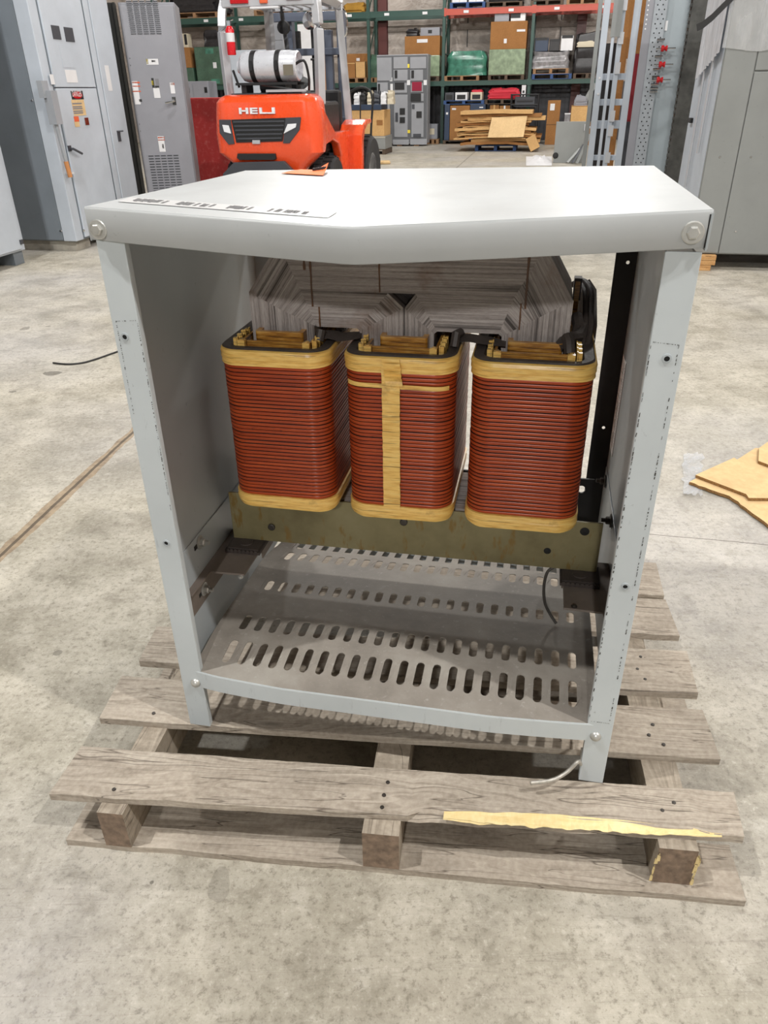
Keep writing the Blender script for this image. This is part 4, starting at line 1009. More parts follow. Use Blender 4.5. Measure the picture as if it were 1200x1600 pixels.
# black wire carts
s=None
ct=thing('cart','black tubular cart behind the flattened cartons, right of the brown cartons','cart',(BP(815,220,-.6)[0],-.4,0),B)
a0=BP(796,200,-.7)[0];a1=BP(838,200,-.7)[0]
s=MB(B)
for z in (.35,1.0,1.25):
    s.tube([(a0,-.7,z),(a1,-.7,z),(a1,-.3,z),(a0,-.3,z),(a0,-.7,z)],.018,0,6)
s.build('rails',M['black'],ct)
for a in (a0,a1):
    for d in (-.7,-.3): s=MB(B);s.tube([(a,d,.08),(a,d,1.27)],.018,0,6);s.build('post',M['black'],ct);s=MB(B);s.lathe((a-.02,d,.08),(1,0,0),[(.08,0),(.08,.04)],0,14,False);s.build('wheel',M['tyre'],ct)
s=MB(B);s.box((a0,-.7,.34),(a1,-.3,.37));s.box((a0+.1,-.65,.95),(a1-.1,-.35,1.0));s.build('shelf',M['charcoal'],ct)
box('machine','dark machine lying on the black tubular cart','machine',a0+.1,a1-.1,-.6,-.38,1.0,1.2,'charcoal',parts=(('slot',.1,.9,.3,.5,'black'),))
# tall carton, cartons right
a0=BP(853,200,-.9)[0];a1=BP(866,200,-.9)[0]
box('carton','tall narrow brown carton standing on end right of the flattened cartons','carton',a0,a1+.12,-.9,-.35,0.0,BP(860,157,-.9)[1],'cardb',parts=(('label',.2,.55,.78,.93,'white'),('seam',.0,1,.46,.465,'black')))
zt=mpallet(BP(884,215,-1.2)[0],BP(924,215,-1.2)[0],-1.2,-.3,0,'oldwood','floor pallet under the open carton behind the grey door panel',.55)
gx0,gx1=BP(892,180,-1.2)[0],BP(919,180,-1.2)[0]
box('carton','open tan carton full of grey parts behind the grey door panel','carton',gx0,gx1,-1.18,-.5,zt,zt+.42,'card',parts=(('flap',.0,1,.97,1.0,'cardb'),))
lump('scrap_heap','pale grey parts sticking up from the tan carton','scrap',gx0+.05,gx1-.05,-1.1,-.6,zt+.42,zt+.62,'cabgrey',None,.4,61,fq=5)
s=MB(B);s.box((-.06,-.02,0),(.06,.02,.5),0,Matrix.Translation(Vector((gx1-.12,-.8,zt+.5)))@Matrix.Rotation(R(28),4,'Y'));o=s.build('panel_strip',M['cabR']);tag(o,'pale grey metal strip leaning out of the tan carton','strip')
a0=BP(882,185,-1.2)[0];box('jar','small clear box with white lid left of the tan carton','jar',a0,a0+.15,-1.18,-1.0,zt,zt+.24,'cwrap',parts=(('lid',-.03,1.03,.9,1.02,'white'),))
# ---------------------------------------------------------------- flattened cartons on a blue pallet
dC=-3.4
c0=BP(709,232,dC)[0];c1=BP(850,232,dC)[0]
p0=BP(742,236,dC)[0];p1=BP(806,236,dC)[0]
zt=mpallet(p0,p1,dC,dC+1.0,0,'blue','blue pallet on the floor under the tall stack of flattened cartons',.14)
random.seed(77);z=zt;k=0
names=('lowest','second','third','fourth','fifth','sixth','seventh','eighth','ninth','tenth','eleventh','twelfth','thirteenth','fourteenth','fifteenth')
while z<.92 and k<15:
    th=random.choice((.03,.045,.06,.075));sh=random.uniform(-.12,.12);w0=c0+random.uniform(0,.35)+(.1 if k<2 else 0);w1=c1-random.uniform(0,.5)
    s=MB(B);n=10;lo=[];hi=[]
    y0=dC-.12+random.uniform(-.1,.12);y1=y0+1.15
    def cz(t,e): return -.035*(abs(t-.5)*2)**2*(1 if k<9 else .3)+.018*nz(t*5,k*3.1,e)
    for i in range(n+1):
        t=i/n;a=w0+(w1-w0)*t;lo.append((a,cz(t,0)));hi.append((a,cz(t,0)))
    base=z+.035 if k==0 else z
    s.loft([[(a,y0+.04*nz(a*4,k),base+c) for a,c in lo],[(a,y0+.04*nz(a*4,k),base+th+c) for a,c in hi],[(a,y1,base+th+c) for a,c in hi],[(a,y1,base+c) for a,c in lo],[(a,y0+.04*nz(a*4,k),base+c) for a,c in lo]],0,False,False)
    for e in (0,n):
        a,c=lo[e];s.add([(a,y0,base+c),(a,y1,base+c),(a,y1,base+c+th),(a,y0,base+c+th)],[(0,1,2,3)])
    o=s.build('flattened_carton',M['card'] if k%3 else M['cardb'],None);tag(o,'flattened brown carton, %s from the bottom of the stack on the blue pallet'%names[k],'flattened carton','flattened cartons stacked on the blue pallet')
    z=base+th+.004;k+=1
# pale top sheet draped over the front
q=[BP(769,183.5,dC-.1),BP(824,181,dC-.1),BP(818,214,dC-.32),BP(762,215,dC-.32)]
s=MB(B);
F=[(q[0][0],dC-.17,q[0][1]),(q[1][0],dC-.17,q[1][1]),(q[2][0],dC-.34,q[2][1]),(q[3][0],dC-.34,q[3][1])]
s.add(F+[(x,y+.015,z_+.004) for x,y,z_ in F],[(0,1,2,3),(7,6,5,4),(0,1,5,4),(1,2,6,5),(2,3,7,6),(3,0,4,7)])
o=s.build('cardboard_sheet',M['cardL']);tag(o,'pale yellow cardboard sheet leaning against the front of the flattened cartons','cardboard sheet')
s=MB(B);x,zq=BP(833,217,dC-.2);zq=.205;s.box((-.12,-.05,-.16),(.12,.2,.16),0,Matrix.Translation(Vector((x,dC-.33,zq)))@Matrix.Rotation(R(-28),4,'Y'));o=s.build('carton',M['card'],None,bevel=.01);tag(o,'small folded tan carton sticking out at the right front of the flattened stack','carton')
# white plastic on floor, pale offcut
p=zp(842,252,0)
s=MB();g=[]
for j in range(12):
    row=[]
    for i in range(14):
        a=zp(822+i*3.1,259-j*1.3,0);e=math.sin(math.pi*i/13)*math.sin(math.pi*j/11);row.append((a.x,a.y,0.004+max(0,.13*e*(.6+.8*nz(i*.5,j*.6,2)))))
    g.append(row)
s.loft(g,0,True,False);o=s.build('plastic_sheet',M['white']);tag(o,'crumpled white plastic sheet on the floor left of the grey door panel','plastic sheet')
s=MB();a=zp(589,257,0);c=zp(610,257,0);s.box((a.x,a.y,0),(c.x,c.y+.35,.06));o=s.build('foam_block',M['cardL'],None,bevel=.02);tag(o,'pale yellow offcut lying on the far floor right of the hand cart','offcut')
# ---------------------------------------------------------------- carton bin and hand cart beside the forklift
dH=-4.5
x0,x1,z0,z1=prect(560,210,602,240,dH);xa=BP(548,225,dH)[0]
zt=mpallet(xa,x1,dH,dH+.9,0,'darkwood','dark pallet under the white crate beside the forklift wheel',.12)
zc=BP(580,213,dH)[1]
box('crate','white metal crate on the floor pallet between forklift and grey switchboard','crate',xa,x1,dH,dH+.9,zt,zc,'cabR',parts=(('stain',.0,1,.88,.93,'beige'),))
zc2=BP(580,172,dH)[1]
box('carton','big tan carton with faded print in the white crate beside the forklift','carton',xa+.02,x1-.03,dH+.02,dH+.85,zc,zc2,'card',parts=(('print',.78,.96,.42,.62,'cardb'),))
box('bin','blue-grey parts tray on the big tan carton beside the forklift','bin',xa,x1-.1,dH,dH+.85,zc2,zc2+.12,'navy')
random.seed(5)
for k in range(6):
    a=xa+.08+.17*k;m=('white','black','beige','charcoal','white','beige')[k]
    lump('fitting',('white fitting with coil','black fitting','beige fitting','dark grey fitting','second white fitting','second beige fitting')[k]+' in the blue-grey parts tray beside the forklift','fitting',a,a+.15,dH+.1,dH+.4,zc2+.12,zc2+.26+random.random()*.14,m,None,.35,70+k,fq=4)
dK=-8.5
hc=thing('hand_cart','black tubular hand cart with a rounded handle right of the forklift wheel','hand cart',(BP(566,262,dK)[0],dK,0),B)
Pz=lambda px,py:(BP(px,py,dK)[0],dK,BP(px,py,dK)[1])
s=MB(B)
s.tube(cat([Pz(545,145),Pz(560,137),Pz(573,138),Pz(580,146),Pz(582,165),Pz(580,200),Pz(579,240),(Pz(579,260)[0],dK,.12)]),.022,0,8);s.build('handle_frame',M['black'],hc)
for (p,q) in (((563,150),(563,192)),((545,192),(581,191)),((548,211),(581,210))):
    s=MB(B);s.tube([Pz(*p),Pz(*q)],.013,0,6);s.build('bar',M['black'],hc)
s=MB(B);a=Pz(580,262);s.box((Pz(545,250)[0],dK,.08),(a[0]+.03,dK+.8,.16));s.build('platform',M['charcoal'],hc)
for k in (0,.7): s=MB(B);s.lathe((a[0]-.02,dK+.06+k,.075),(1,0,0),[(.075,0),(.075,.04)],0,16,False);s.build('wheel',M['tyre'],hc)
# ---------------------------------------------------------------- cabinets seen through / beside the forklift
def pcab(px0,py0,px1,d,dep,mat,label,parts=(),name='cabinet',zbot=0,zmid=120):
    a0=BP(px0,zmid,d)[0];a1=BP(px1,zmid,d)[0];z1=BP((px0+px1)/2,py0,d)[1]
    t=thing(name,label,'cabinet',((a0+a1)/2,d,zbot),B);s=MB(B);s.box((a0,d,zbot),(a1,d+dep,z1));s.build('body',M[mat],t,bevel=.01)
    for (n_,x0,x1,zz0,zz1,m) in parts:
        s=MB(B);s.box((a0+(a1-a0)*x0,d-.012,z1*zz0),(a0+(a1-a0)*x1,d,z1*zz1));s.build(n_,M[m],t,bevel=.002)
    return t
pcab(421,35,447,-6.0,.6,'mcc','grey cabinet seen between the forklift roof post and its mast',(('door',.04,.96,.5,.86,'mcc'),('handle',.38,.5,.66,.78,'black'),('door',.04,.96,.88,.98,'mcc')))
pcab(469,38,494,-6.8,.6,'white','pale cabinet seen right of the gas tank',(('door',.1,.95,.45,.9,'white'),('handle',.8,.9,.6,.72,'black')))
pcab(361,78,420,-7.2,.6,'cabblue','low white cabinet behind the gas tank of the forklift',(('door',.04,.48,.2,.94,'cabblue'),('door',.52,.96,.2,.94,'cabblue')))
pcab(500,62,512,-6.2,.5,'cardb','tall brown carton seen through the forklift side window',(('flap',.0,1,.5,.51,'card'),),'carton')
x0=BP(280,140,-7.0)[0];x1=BP(326,140,-7.0)[0]
pcab(279,127,326,-7.0,.5,'cabgrey','low grey breaker cabinet with two black switches above the red panel',(('switch',.28,.38,.86,.93,'black'),('switch',.86,.96,.86,.93,'black'),('door',.03,.46,.5,.97,'cabgrey'),('door',.5,.97,.5,.97,'cabgrey')),zmid=140)
# red panel
dR=-13.6
a0=BP(283,200,dR)[0];a1=BP(338,200,dR)[0];z1=BP(310,153,dR)[1]
t=thing('red_panel','faded red steel machine side panel between the dark grey cabinet and the forklift','panel',((a0+a1)/2,dR,0),B)
s=MB(B);s.box((a0-.15,dR,0.05),(a1+.2,dR+.9,z1));s.build('body',M['redp'],t,bevel=.02)
s=MB(B);s.box((a0-.15,dR-.004,0.0),(a0+.05,dR,.5));s.build('lower_corner_plate',M['cwrap'],t)
# ---------------------------------------------------------------- dark grey louvred cabinet (left of forklift)
G=Frame((0,0),0)
pL=zp(231,330,.0);
YB=9.8
gb=W.hit(232,310,v=YB);ge=W.hit(297,290,v=YB+.12)
GA=Frame((gb.x,YB),8.0);gw=.60
cb=thing('louvred_cabinet','dark grey louvred cabinet with warning labels, between the pale blue cabinet and the forklift','cabinet',(gw/2,.3,0),GA)
s=MB(GA);s.box((0,0,.08),(gw,.62,2.28));s.box((.03,.03,0),(gw-.03,.6,.08));s.build('body',M['cabgrey'],cb,bevel=.006)
s=MB(GA);s.box((.012,-.022,.12),(gw-.012,-.002,2.25));dr=s.build('door',M['cabgrey'],cb,bevel=.004)
def gp(px,py,d=-.024): q=GA.hit(px,py,v=d);return q.x,q.z
def louv(px0,py0,px1,py1,rows,cols,par,fr,gpf,d):
    x0,z1=gpf(px0,py0);x1,z0=gpf(px1,py1)
    for c in range(cols):
        for r in range(rows):
            pass
    s=MB(fr)
    for c in range(cols):
        for r in range(rows):
            w=(x1-x0)/cols;xx=x0+c*w;zz=z1+(z0-z1)*r/rows;h=abs(z1-z0)/rows
            s.box((xx+w*.08,d-.001,zz-h*.45),(xx+w*.88,d+.001,zz-h*.05),0)
            s.box((xx+w*.08,d-.009,zz-h*.05),(xx+w*.88,d+.001,zz+.006),1)
    return s.build('louvres',[M['louvre'],M['cabgrey']],par)
louv(196,2,254,55,17,5,dr,GA,gp,-.022);louv(231,243,288,304,15,5,dr,GA,gp,-.022)
def gst(name,px0,py0,px1,py1,mat):
    x0,z1=gp(px0,py0);x1,z0=gp(px1,py1);x1=max(x1,x0+.02);s=MB(GA);s.box((x0,-.0245,z0),(x1,-.022,z1));return s.build(name,M[mat],dr)
M['warno']=flat('orange_label_band',srgb(214,92,50),.6);M['txt']=flat('label_text_grey',srgb(120,120,124),.7)
for r in ((205.5,127,220,163),(246,213,259,237),(239,137,251,153),(265,129,274,146),(228,92,248,101)): 
    gst('warning_label',*r,'white')
for r in ((206,128,218.5,130),(207,134,219,135.5),(207,142,220,143.5),(246.5,214,257,216),(247,218,257.5,219.5),(265,129.5,272.5,133)): gst('label_band',*r,'warno')
for r in ((217,155,222,159),(253,225,256.5,232),(236,122,242,137.5),(242,134,249,138),(236.5,94,243,97)): gst('label_print',*r,'black')
gst('label_print',236.5,126,240,133,'yel');gst('label_band',228,92,231.5,100,'yel');gst('label_print',242,123,249,133,'txt')
s=MB(GA);x,z=gp(272,156);s.tube([(x,-.022,z-.01),(x,-.06,z-.01),(x-.04,-.075,z-.02),(x-.1,-.085,z-.03)],.012,0,8);s.box((x-.02,-.03,z-.05),(x+.02,-.022,z+.03));s.build('door_handle',M['chrome'],dr)
s=MB(GA);
for (px,py) in ((203,91),(204,102),(218,194),(219.5,205)): x,z=gp(px,py);s.lathe((x,-.022,z),(0,-1,0),[(.006,0),(.004,.004)],0,8)
s.build('screws',M['chrome'],dr)
s=MB(GA);s.box((-.20,.02,.0),(-.035,.09,2.28));s.box((-.20,.09,0),(-.19,.60,2.28));s.box((-.06,-.02,.0),(-.03,.03,2.28));s.build('side_channel',enamel('blackened_frame',srgb(52,52,50)),cb,bevel=.004)
# ---------------------------------------------------------------- big pale blue-grey cabinet, left
LA=Frame((-3.1,8.05),YAW)   # u=0 plane: doors face +u ; v=0 plane: side facing camera
ca=thing('switchgear_cabinet','tall pale blue-grey switchgear cabinet with lever handle and red danger label, second from left','cabinet',(-.5,.8,0),LA)
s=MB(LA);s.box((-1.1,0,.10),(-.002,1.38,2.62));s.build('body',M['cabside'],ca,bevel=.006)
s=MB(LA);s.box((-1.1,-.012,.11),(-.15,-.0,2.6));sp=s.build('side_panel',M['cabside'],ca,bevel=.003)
s=MB(LA);s.box((-.146,-.014,.10),(.0,-.0,2.6));s.box((-.014,-.012,.1),(.0,.12,2.6));s.build('corner_strip',M['cabblue'],ca,bevel=.01)
for (v0,v1,d) in ((-.02+.06,.3,0),(.95,1.25,0)):
    s=MB(LA);s.box((-1.0,v0,0),(-.05,v1,.10));s.build('skid',M['skid'],ca)
def ap(px,py,u=0.0): q=LA.hit(px,py,u=u);return q.y,q.z
zt_=ap(84,137)[1]
drs=[]
for (v0,v1,z0,z1) in ((.135,.86,zt_+.004,2.6),(.135,.86,.12,zt_-.006),(.90,1.0,.12,2.6),(1.01,1.37,.12,2.6)):
    s=MB(LA);s.box((-.001,v0,z0),(.018 if v1-v0>.15 else .01,v1,z1));drs.append(s.build('door' if v1-v0>.15 else 'door_post',M['cabblue'],ca,bevel=.004))
def ast(name,px0,py0,px1,py1,mat,par,u=.0185,th=.0015):
    y0,z1=ap(px0,py0,u);y1,z0=ap(px1,py1,u)
    s=MB(LA);s.box((u-.001,min(y0,y1),min(z0,z1)),(u+th,max(y0,y1),max(z0,z1)));return s.build(name,M[mat],par)
ast('window',79,39,96,62,'charcoal',drs[0],.0185,.003);ast('window',99,42,117,66,'charcoal',drs[0],.0185,.003)
ast('data_plate',92,70,117,106,'cabblue',drs[0]);ast('sticker',101,109,122,129,'white',drs[0]);ast('sticker',77,116,86,132,'white',drs[0])
def dano():
    y0,z1=ap(112,142.8,.0202);y1,z0=ap(129.5,154,.0202);s=MB(LA);s.prism([((y0+y1)/2+(y1-y0)/2*math.cos(k*math.pi/12),(z0+z1)/2+(z1-z0)/2*math.sin(k*math.pi/12)) for k in range(24)],'x',.0195,.0212);return s.build('danger_oval',M['redlens'],drs[1])
dg=ast('danger_label',110,142,131,155,'black',drs[1]);dano();ast('danger_text_panel',111,156,135,180,'cardL',drs[1]);
s=MB(LA);y,z=ap(113.5,151,.0215);text_into(s,'DANGER',(.0218,y,z),(0,1,0),(0,0,1),.055,0,.0004,.17);s.build('danger_text',M['white'],drs[1])
s=MB(LA)
for i,(py,tx) in enumerate(((162,'ARC FLASH'),(168,'HAZARD INSIDE'),(173,'KEEP DOORS'),(178,'CLOSED')) if False else ((162,0),(167,0),(170,0),(174,0),(177,0))):
    y,z=ap(113+ (i*.6),py,.0202);s.box((.0201,y,z-.006),(.0206,y+.17,z+.006))
s.build('danger_text_lines',M['txt'],drs[1])
ast('sticker',115,182,124,190,'warno',drs[1]);ast('sticker',116,190,125,198,'cardL',drs[1]);ast('keyhole_plate',131,184,139,195,'chrome',drs[1],.0185,.006)
s=MB(LA);y,z=ap(113,236,.03)
s.tube([(.018,y-.02,z+.02),(.06,y-.02,z+.02),(.07,y+.10,z-.03)],.012,0,8);s.box((.018,y-.05,z),(.028,y+.0,z+.05));s.build('door_handle',M['charcoal'],drs[1])
# lever operating handle at the corner
y,z=ap(70,130,.04)
s=MB(LA);s.box((.0,y-.07,z-.12),(.05,y+.03,z+.02));s.box((.02,y-.03,z-.34),(.10,y+.07,z-.06),0,None);s.tube([(.06,y,z-.2),(.07,y+.03,z-.62),(.07,y+.05,z-.70)],.017,0,8);lv=s.build('lever_handle',enamel('lever_grey',srgb(150,154,160)),ca,bevel=.005)
s=MB(LA);s.tube([(.07,y+.035,z-.66),(.072,y+.055,z-.80)],.022,0,8);s.build('lever_grip',flat('worn_orange_grip',srgb(190,130,80),.7),lv)
s=MB(LA);s.box((.01,y+.10,z-.78),(.05,y+.17,z-.765));s.build('latch_tab',M['white'],ca)
ast('sticker',163,102,176,142,'white',drs[3]);ast('sticker',142,82,160,90,'white',drs[3]) if False else None
s=MB(LA);y,z=ap(186,213,.02);s.box((.018,y-.03,z-.05),(.024,y+.03,z+.05));s.tube([(.02,y-.03,z+.05),(.05,y+.05,z+.05)],.008,0,6);s.build('door_handle',M['charcoal'],drs[3])
for (px,py) in ((50,157),(95,361)):
    q=LA.hit(px,py,v=-.013);s=MB(LA);s.lathe((q.x,-.012,q.z),(0,-1,0),[(.014,0),(.010,.008)],0,12);s.build('screw',M['chrome'],sp)
q=ap(131,360,.02);s=MB(LA);s.lathe((.018,q[0],q[1]),(1,0,0),[(.014,0),(.01,.008)],0,12);s.build('screw',M['chrome'],drs[1])
# nearer cabinet cut by the left edge
zc_=zp(45,410,.0)
LZ=Frame((zc_.x,zc_.y),YAW)
cz_=thing('switchgear_cabinet','very pale blue cabinet cut by the left picture edge, nearest of the left row','cabinet',(-.5,-.7,0),LZ)
s=MB(LZ);s.box((-1.0,-1.5,.12),(-.002,-.0,2.62));s.build('body',M['cabblue'],cz_,bevel=.006)
s=MB(LZ);s.box((0,-1.46,.14),(.018,-.06,2.6));d_=s.build('door',M['cabblue'],cz_,bevel=.004)
q=LZ.hit(33,378,u=.02);s=MB(LZ);s.box((.018,q.y-.02,q.z-.02),(.03,q.y+.02,q.z+.02));s.build('latch',M['charcoal'],d_)
for v in (-.16,-1.4): s=MB(LZ);s.box((-.95,v,0),(-.03,v+.14,.12));s.build('skid',M['cabside'],cz_)
# ---------------------------------------------------------------- right wrapped cabinet
q=zp(1076,396,.13)
RA=Frame((q.x,q.y),YAW)
cr=thing('switchgear_cabinet','large grey cabinet partly wrapped in clear plastic, filling the right edge','cabinet',(.8,.6,0),RA)
s=MB(RA);s.box((0,.0,.13),(2.4,1.25,2.7));s.build('body',M['cabR'],cr,bevel=.005)
def rp(px,py,d=0): q=RA.hit(px,py,v=d);return q.x,q.z
x1=rp(1122,393)[0];zq=rp(1190,111)[1]
for (a,c,z0,z1) in ((.004,x1-.004,.14,2.69),(x1+.004,x1+1.0,.14,zq-.006),(x1+.004,x1+1.0,zq+.006,2.69),(x1+1.01,2.39,.14,2.69)):
    s=MB(RA);s.box((a,-.014,z0),(c,0,z1));dd_=s.build('door_panel',M['cabR'],cr,bevel=.003)
    for zz in (z0+.18,z0+.75):
        if zz<z1: s=MB(RA);s.lathe((a+.1,-.014,zz),(0,-1,0),[(.010,0),(.007,.006)],0,10);s.build('screw',M['chrome'],dd_)
s=MB(RA);s.box((-.004,.03,.14),(0,1.22,2.69));sd=s.build('side_sheet',M['cabblue'],cr)
s=MB(RA);s.tube([(-.03,.25,.9),(-.03,.25,2.6)],.012,0,6);s.tube([(-.03,.6,.6),(-.03,.6,2.5)],.010,0,6);s.build('side_rod',M['silver'],cr)
q=RA.hit(1080,188,u=-.012);s=MB(RA);s.box((-.03,q.y-.06,q.z-.02),(-.004,q.y+.06,q.z+.02));s.build('side_latch',M['black'],cr)
# plastic wrap: sheets over the corner, side one whiter
def wrapfilm(name,al,c):
    n=N(name);v=n.coord('Object',(2.2,2.2,.5));a=n.noise(v,3.2,4,.55,.2);f=n.noise(n.coord('Object',(9,9,1.2)),3,3,.5)
    n.L(n.ramp(a,[(.3,al-.12),(.7,al+.15)]),n.b.inputs['Alpha']);n.bump(n.math('ADD',a,n.math('MULTIPLY',f,.5)),.8,.03)
    return n.fin(c,.22,0)
def wrapsheet(name,mat,P,zb,label):
    g=[]
    for j in range(11):
        row=[]
        for i,(x,y) in enumerate(P):
            z0=zb(i/(len(P)-1));row.append((x+.007*nz(i*1.1,j*.5,4),y+.007*nz(i*.9,j*.5,7),z0+(2.72-z0)*j/10))
        g.append(row)
    s=MB(RA);s.loft(g,0,True,False);pw=s.build(name,mat,None,solid=.0006);tag(pw,label,'plastic wrap')
za=RA.hit(1128,72,v=-.03).z
wrapsheet('plastic_wrap',wrapfilm('milky_side_film',.68,srgb(222,224,230)),[(-.035-.012*(i%2),1.0-.97*i/20) for i in range(21)],lambda t:za-.13-.10*(1-t)+.03*nz(t*12,1)+.09*t,'whitish crumpled plastic wrap hanging on the side of the large grey cabinet')
wrapsheet('plastic_wrap',wrapfilm('clear_front_film',.30,srgb(214,216,218)),[(-.03+1.6*i/24,-.024-.005*(i%2)) for i in range(25)],lambda t:za-.01+.02*nz(t*7,1)-.03*math.sin(min(1,t*4)*math.pi),'clear plastic wrap hanging over the upper front of the large grey cabinet')
# black strap
s=MB(RA);q=[(1088,38),(1097,34),(1112,22),(1128,6),(1150,-16)];up=[];lo_=[]
for (px,py) in q:
    p=RA.hit(px,py,v=-.055);up.append((p.x,-.055,p.z));p=RA.hit(px+1,py+11,v=-.055);lo_.append((p.x,-.055,p.z))
s.loft([up,lo_],0,False,False)
o=s.build('strap',M['black'],None,solid=.003);tag(o,'black strap over the plastic wrap of the large grey cabinet','strap')
# wood blocks beneath the cabinet
a=RA.hit(1093,420,z=0);c=RA.hit(1132,420,z=0)
for k,(z0,z1,e) in enumerate(((0,.045,0),(.047,.085,.03),(.087,.128,.03))):
    s=MB(RA);s.box((-.02,-.06-.0*k,z0),(c.x-a.x+.0+e-.02+.0,.0+1.2,z1),0,None,0);o=s.build('timber_block',M['newwood'],None,bevel=.003);tag(o,('lowest','middle','topmost')[k]+' orange timber bearer under the left end of the large grey cabinet','timber')
for k,x in enumerate((1.5,2.2)):
    s=MB(RA);s.box((x,.1,0),(x+.12,1.2,.128));o=s.build('timber_block',M['darkwood'],None);tag(o,('dark bearer under the middle of the large grey cabinet','dark bearer under the right end of the large grey cabinet')[k],'timber','hidden bearers')
# ---------------------------------------------------------------- open frames and perforated column (right background)
dF=-14.2
def fpost(name,px0t,px1t,px0b,px1b,ptop,pbot,d,dep,mat,par,fr=B):
    """vertical member given by its image edges at two heights"""
    a0=(BP(px0b,pbot,d)[0]+BP(px0t,ptop,d)[0])/2;a1=(BP(px1b,pbot,d)[0]+BP(px1t,ptop,d)[0])/2
    s=MB(fr);s.box((a0,d,.06),(a1,d+dep,2.75));return s.build(name,M[mat],par,bevel=.004),a0,a1
ft=thing('open_rack','open grey steel switchgear frame with cross bars, right of the grey door panel','frame',(BP(960,250,dF)[0],dF,0),B)
_,f0,_=fpost('grey_strip',933,940,918,924,5,190,dF,.04,'cabR',ft)
_,f0,_=fpost('post',940,951,925,934,5,215,dF-.02,.05,'cabblue',ft)
fpost('post',954,957.5,934,940,62,250,dF-.04,.03,'cabblue',ft)
fpost('post',963,969,944,953,62,250,dF,.05,'cabblue',ft)
_,_,f1=fpost('post',990,1001,963,973,2,255,dF+.02,.05,'cabblue',ft)
for (py,h) in ((120,.07),(160,.07),(195,.09),(247,.06)):
    z=BP(950,py,dF)[1];s=MB(B);s.box((f0,dF+.06,z-h/2),(f1,dF+.10,z+h/2));s.build('cross_bar',M['cabblue'],ft,bevel=.003)
s=MB(B);s.box((f0,dF,0),(f1,dF+.5,.06));s.build('base_rail',M['cabgrey'],ft)
for py in (5,58,105,180,203,245):
    s=MB(B)
    x,z=BP(977-.112*py,py,dF-.01);s.box((x-.03,dF-.02,z-.07),(x+.03,dF-.004,z+.05));s.build('hinge_plate',M['silver'],ft)
a0,zt5=BP(940,60,dF);s=MB(B);z0=BP(955,58,dF)[1];s.box((BP(955,40,dF-.02)[0],dF-.05,z0),(BP(970,40,dF-.02)[0],dF-.042,2.75));s.build('upper_panel',M['cabR'],ft)
for py in (122,147):
    x,z=BP(946-.075*py,py,dF-.02);s=MB(B);s.lathe((x,dF-.021,z),(0,-1,0),[(.014,0),(.012,.008)],0,10);s.build('bolt',M['white'],ft)
# black / red / brown items standing between frames
a0=BP(972,120,dF+.8)[0];a1=BP(985,120,dF+.8)[0];s=MB(B);s.box((BP(930,150,dF+1.2)[0],dF+1.2,0),(BP(958,150,dF+1.2)[0],dF+1.5,1.9));o=s.build('equipment',M['bwrap']);tag(o,'dark switchgear part standing behind the open grey frame','equipment')
s=MB(B);x0=BP(983,137,dF+.5)[0];x1=BP(992.5,137,dF+.5)[0];z1=BP(993,84,dF+.5)[1];z0=BP(985,190,dF+.5)[1]
s.box((x0-.03,dF+.5,z0),(x1,dF+.54,z1));s.box((x0-.03,dF+.5,0),(x1,dF+.54,z0-.002),1);t_=s.build('door_panel',[enamel('dark_red_enamel',srgb(128,30,38)),M['charcoal']],None);tag(t_,'dark red upright panel between the open frame and the perforated column','panel')
s=MB(B);s.box((x0-.16,dF+.9,1.72),(x1+.05,dF+1.2,2.6));s.box((x0-.16,dF+.9,0),(x0-.05,dF+1.2,1.72));o=s.build('carton',M['cardb']);tag(o,'tall brown carton board standing behind the dark red panel','carton')
# perforated column with red insulators and blue-grey panel
dP=-15.0
pc=thing('perforated_column','tall galvanised perforated column with red insulators beside the plastic-wrapped cabinet','column',(BP(1000,250,dP)[0],dP,0),B)
def colx(px,py): return BP(px,py,dP)[0]
c0=(colx(985,100)+colx(1005-.0,10)-.0)/2
e0=colx(1010,100);e1=colx(1030,100)
s=MB(B);s.box((e0-.085,dP+.01,0),(e0,dP+.03,2.75));s.build('grey_flange',M['cabgrey'],pc)
s=MB(B);s.box((e0,dP-.0,0),(e1,dP+.05,2.75));pf=s.build('perforated_strip',paint('galvanised_steel',srgb(150,156,162),.45,.2,.1,20),pc,bevel=.003)
s=MB(B)
for k in range(60):
    z=.3+.042*k
    for f in (.25,.66):
        s.lathe((e0+(e1-e0)*f+(.02 if k%2 else 0),dP-.0005,z),(0,-1,0),[(.0075,0),(.0001,.0003)],0,8,False)
    if k>38: s.lathe((e0-.06,dP+.0095,z),(0,-1,0),[(.008,0),(.0001,.0003)],1,8,False)
s.build('perforations',[M['hole'],M['white']],pf)
for py in (76,101,125):
    x,z=BP(1030-.11*py+9,py,dP-.03)
    s=MB(B);s.lathe((e1-.01,dP-.05,z),(1,0,0),[(.018,0),(.03,.005),(.03,.03),(.018,.034),(.018,.045),(.028,.05),(.028,.065)],0,14,False);ii=s.build('insulator',M['redlens'],pc)
    s=MB(B);s.tube([(e1-.06,dP-.05,z),(e1+.14,dP-.05,z)],.007,0,6);s.build('stud',M['chrome'],ii)
for py in (62,88,108,120,132,138,143):
    x,z=BP(1020,py,dP-.02);s=MB(B);s.tube([(e1-.06,dP-.02,z),(e1+.02,dP-.02,z)],.011,0,8);s.build('bolt',M['chrome'],pc)
g1=colx(1066,100)
s=MB(B);s.box((e1+.004,dP+.06,0),(g1,dP+.10,2.75));s.build('back_panel',enamel('panel_blue_grey',srgb(150,160,166)),pc,bevel=.004)
x,z=BP(1024,48,dP);s=MB(B);s.box((e1+.01,dP+.052,z),(e1+.035,dP+.06,z+.09));s.build('label',M['white'],pc)
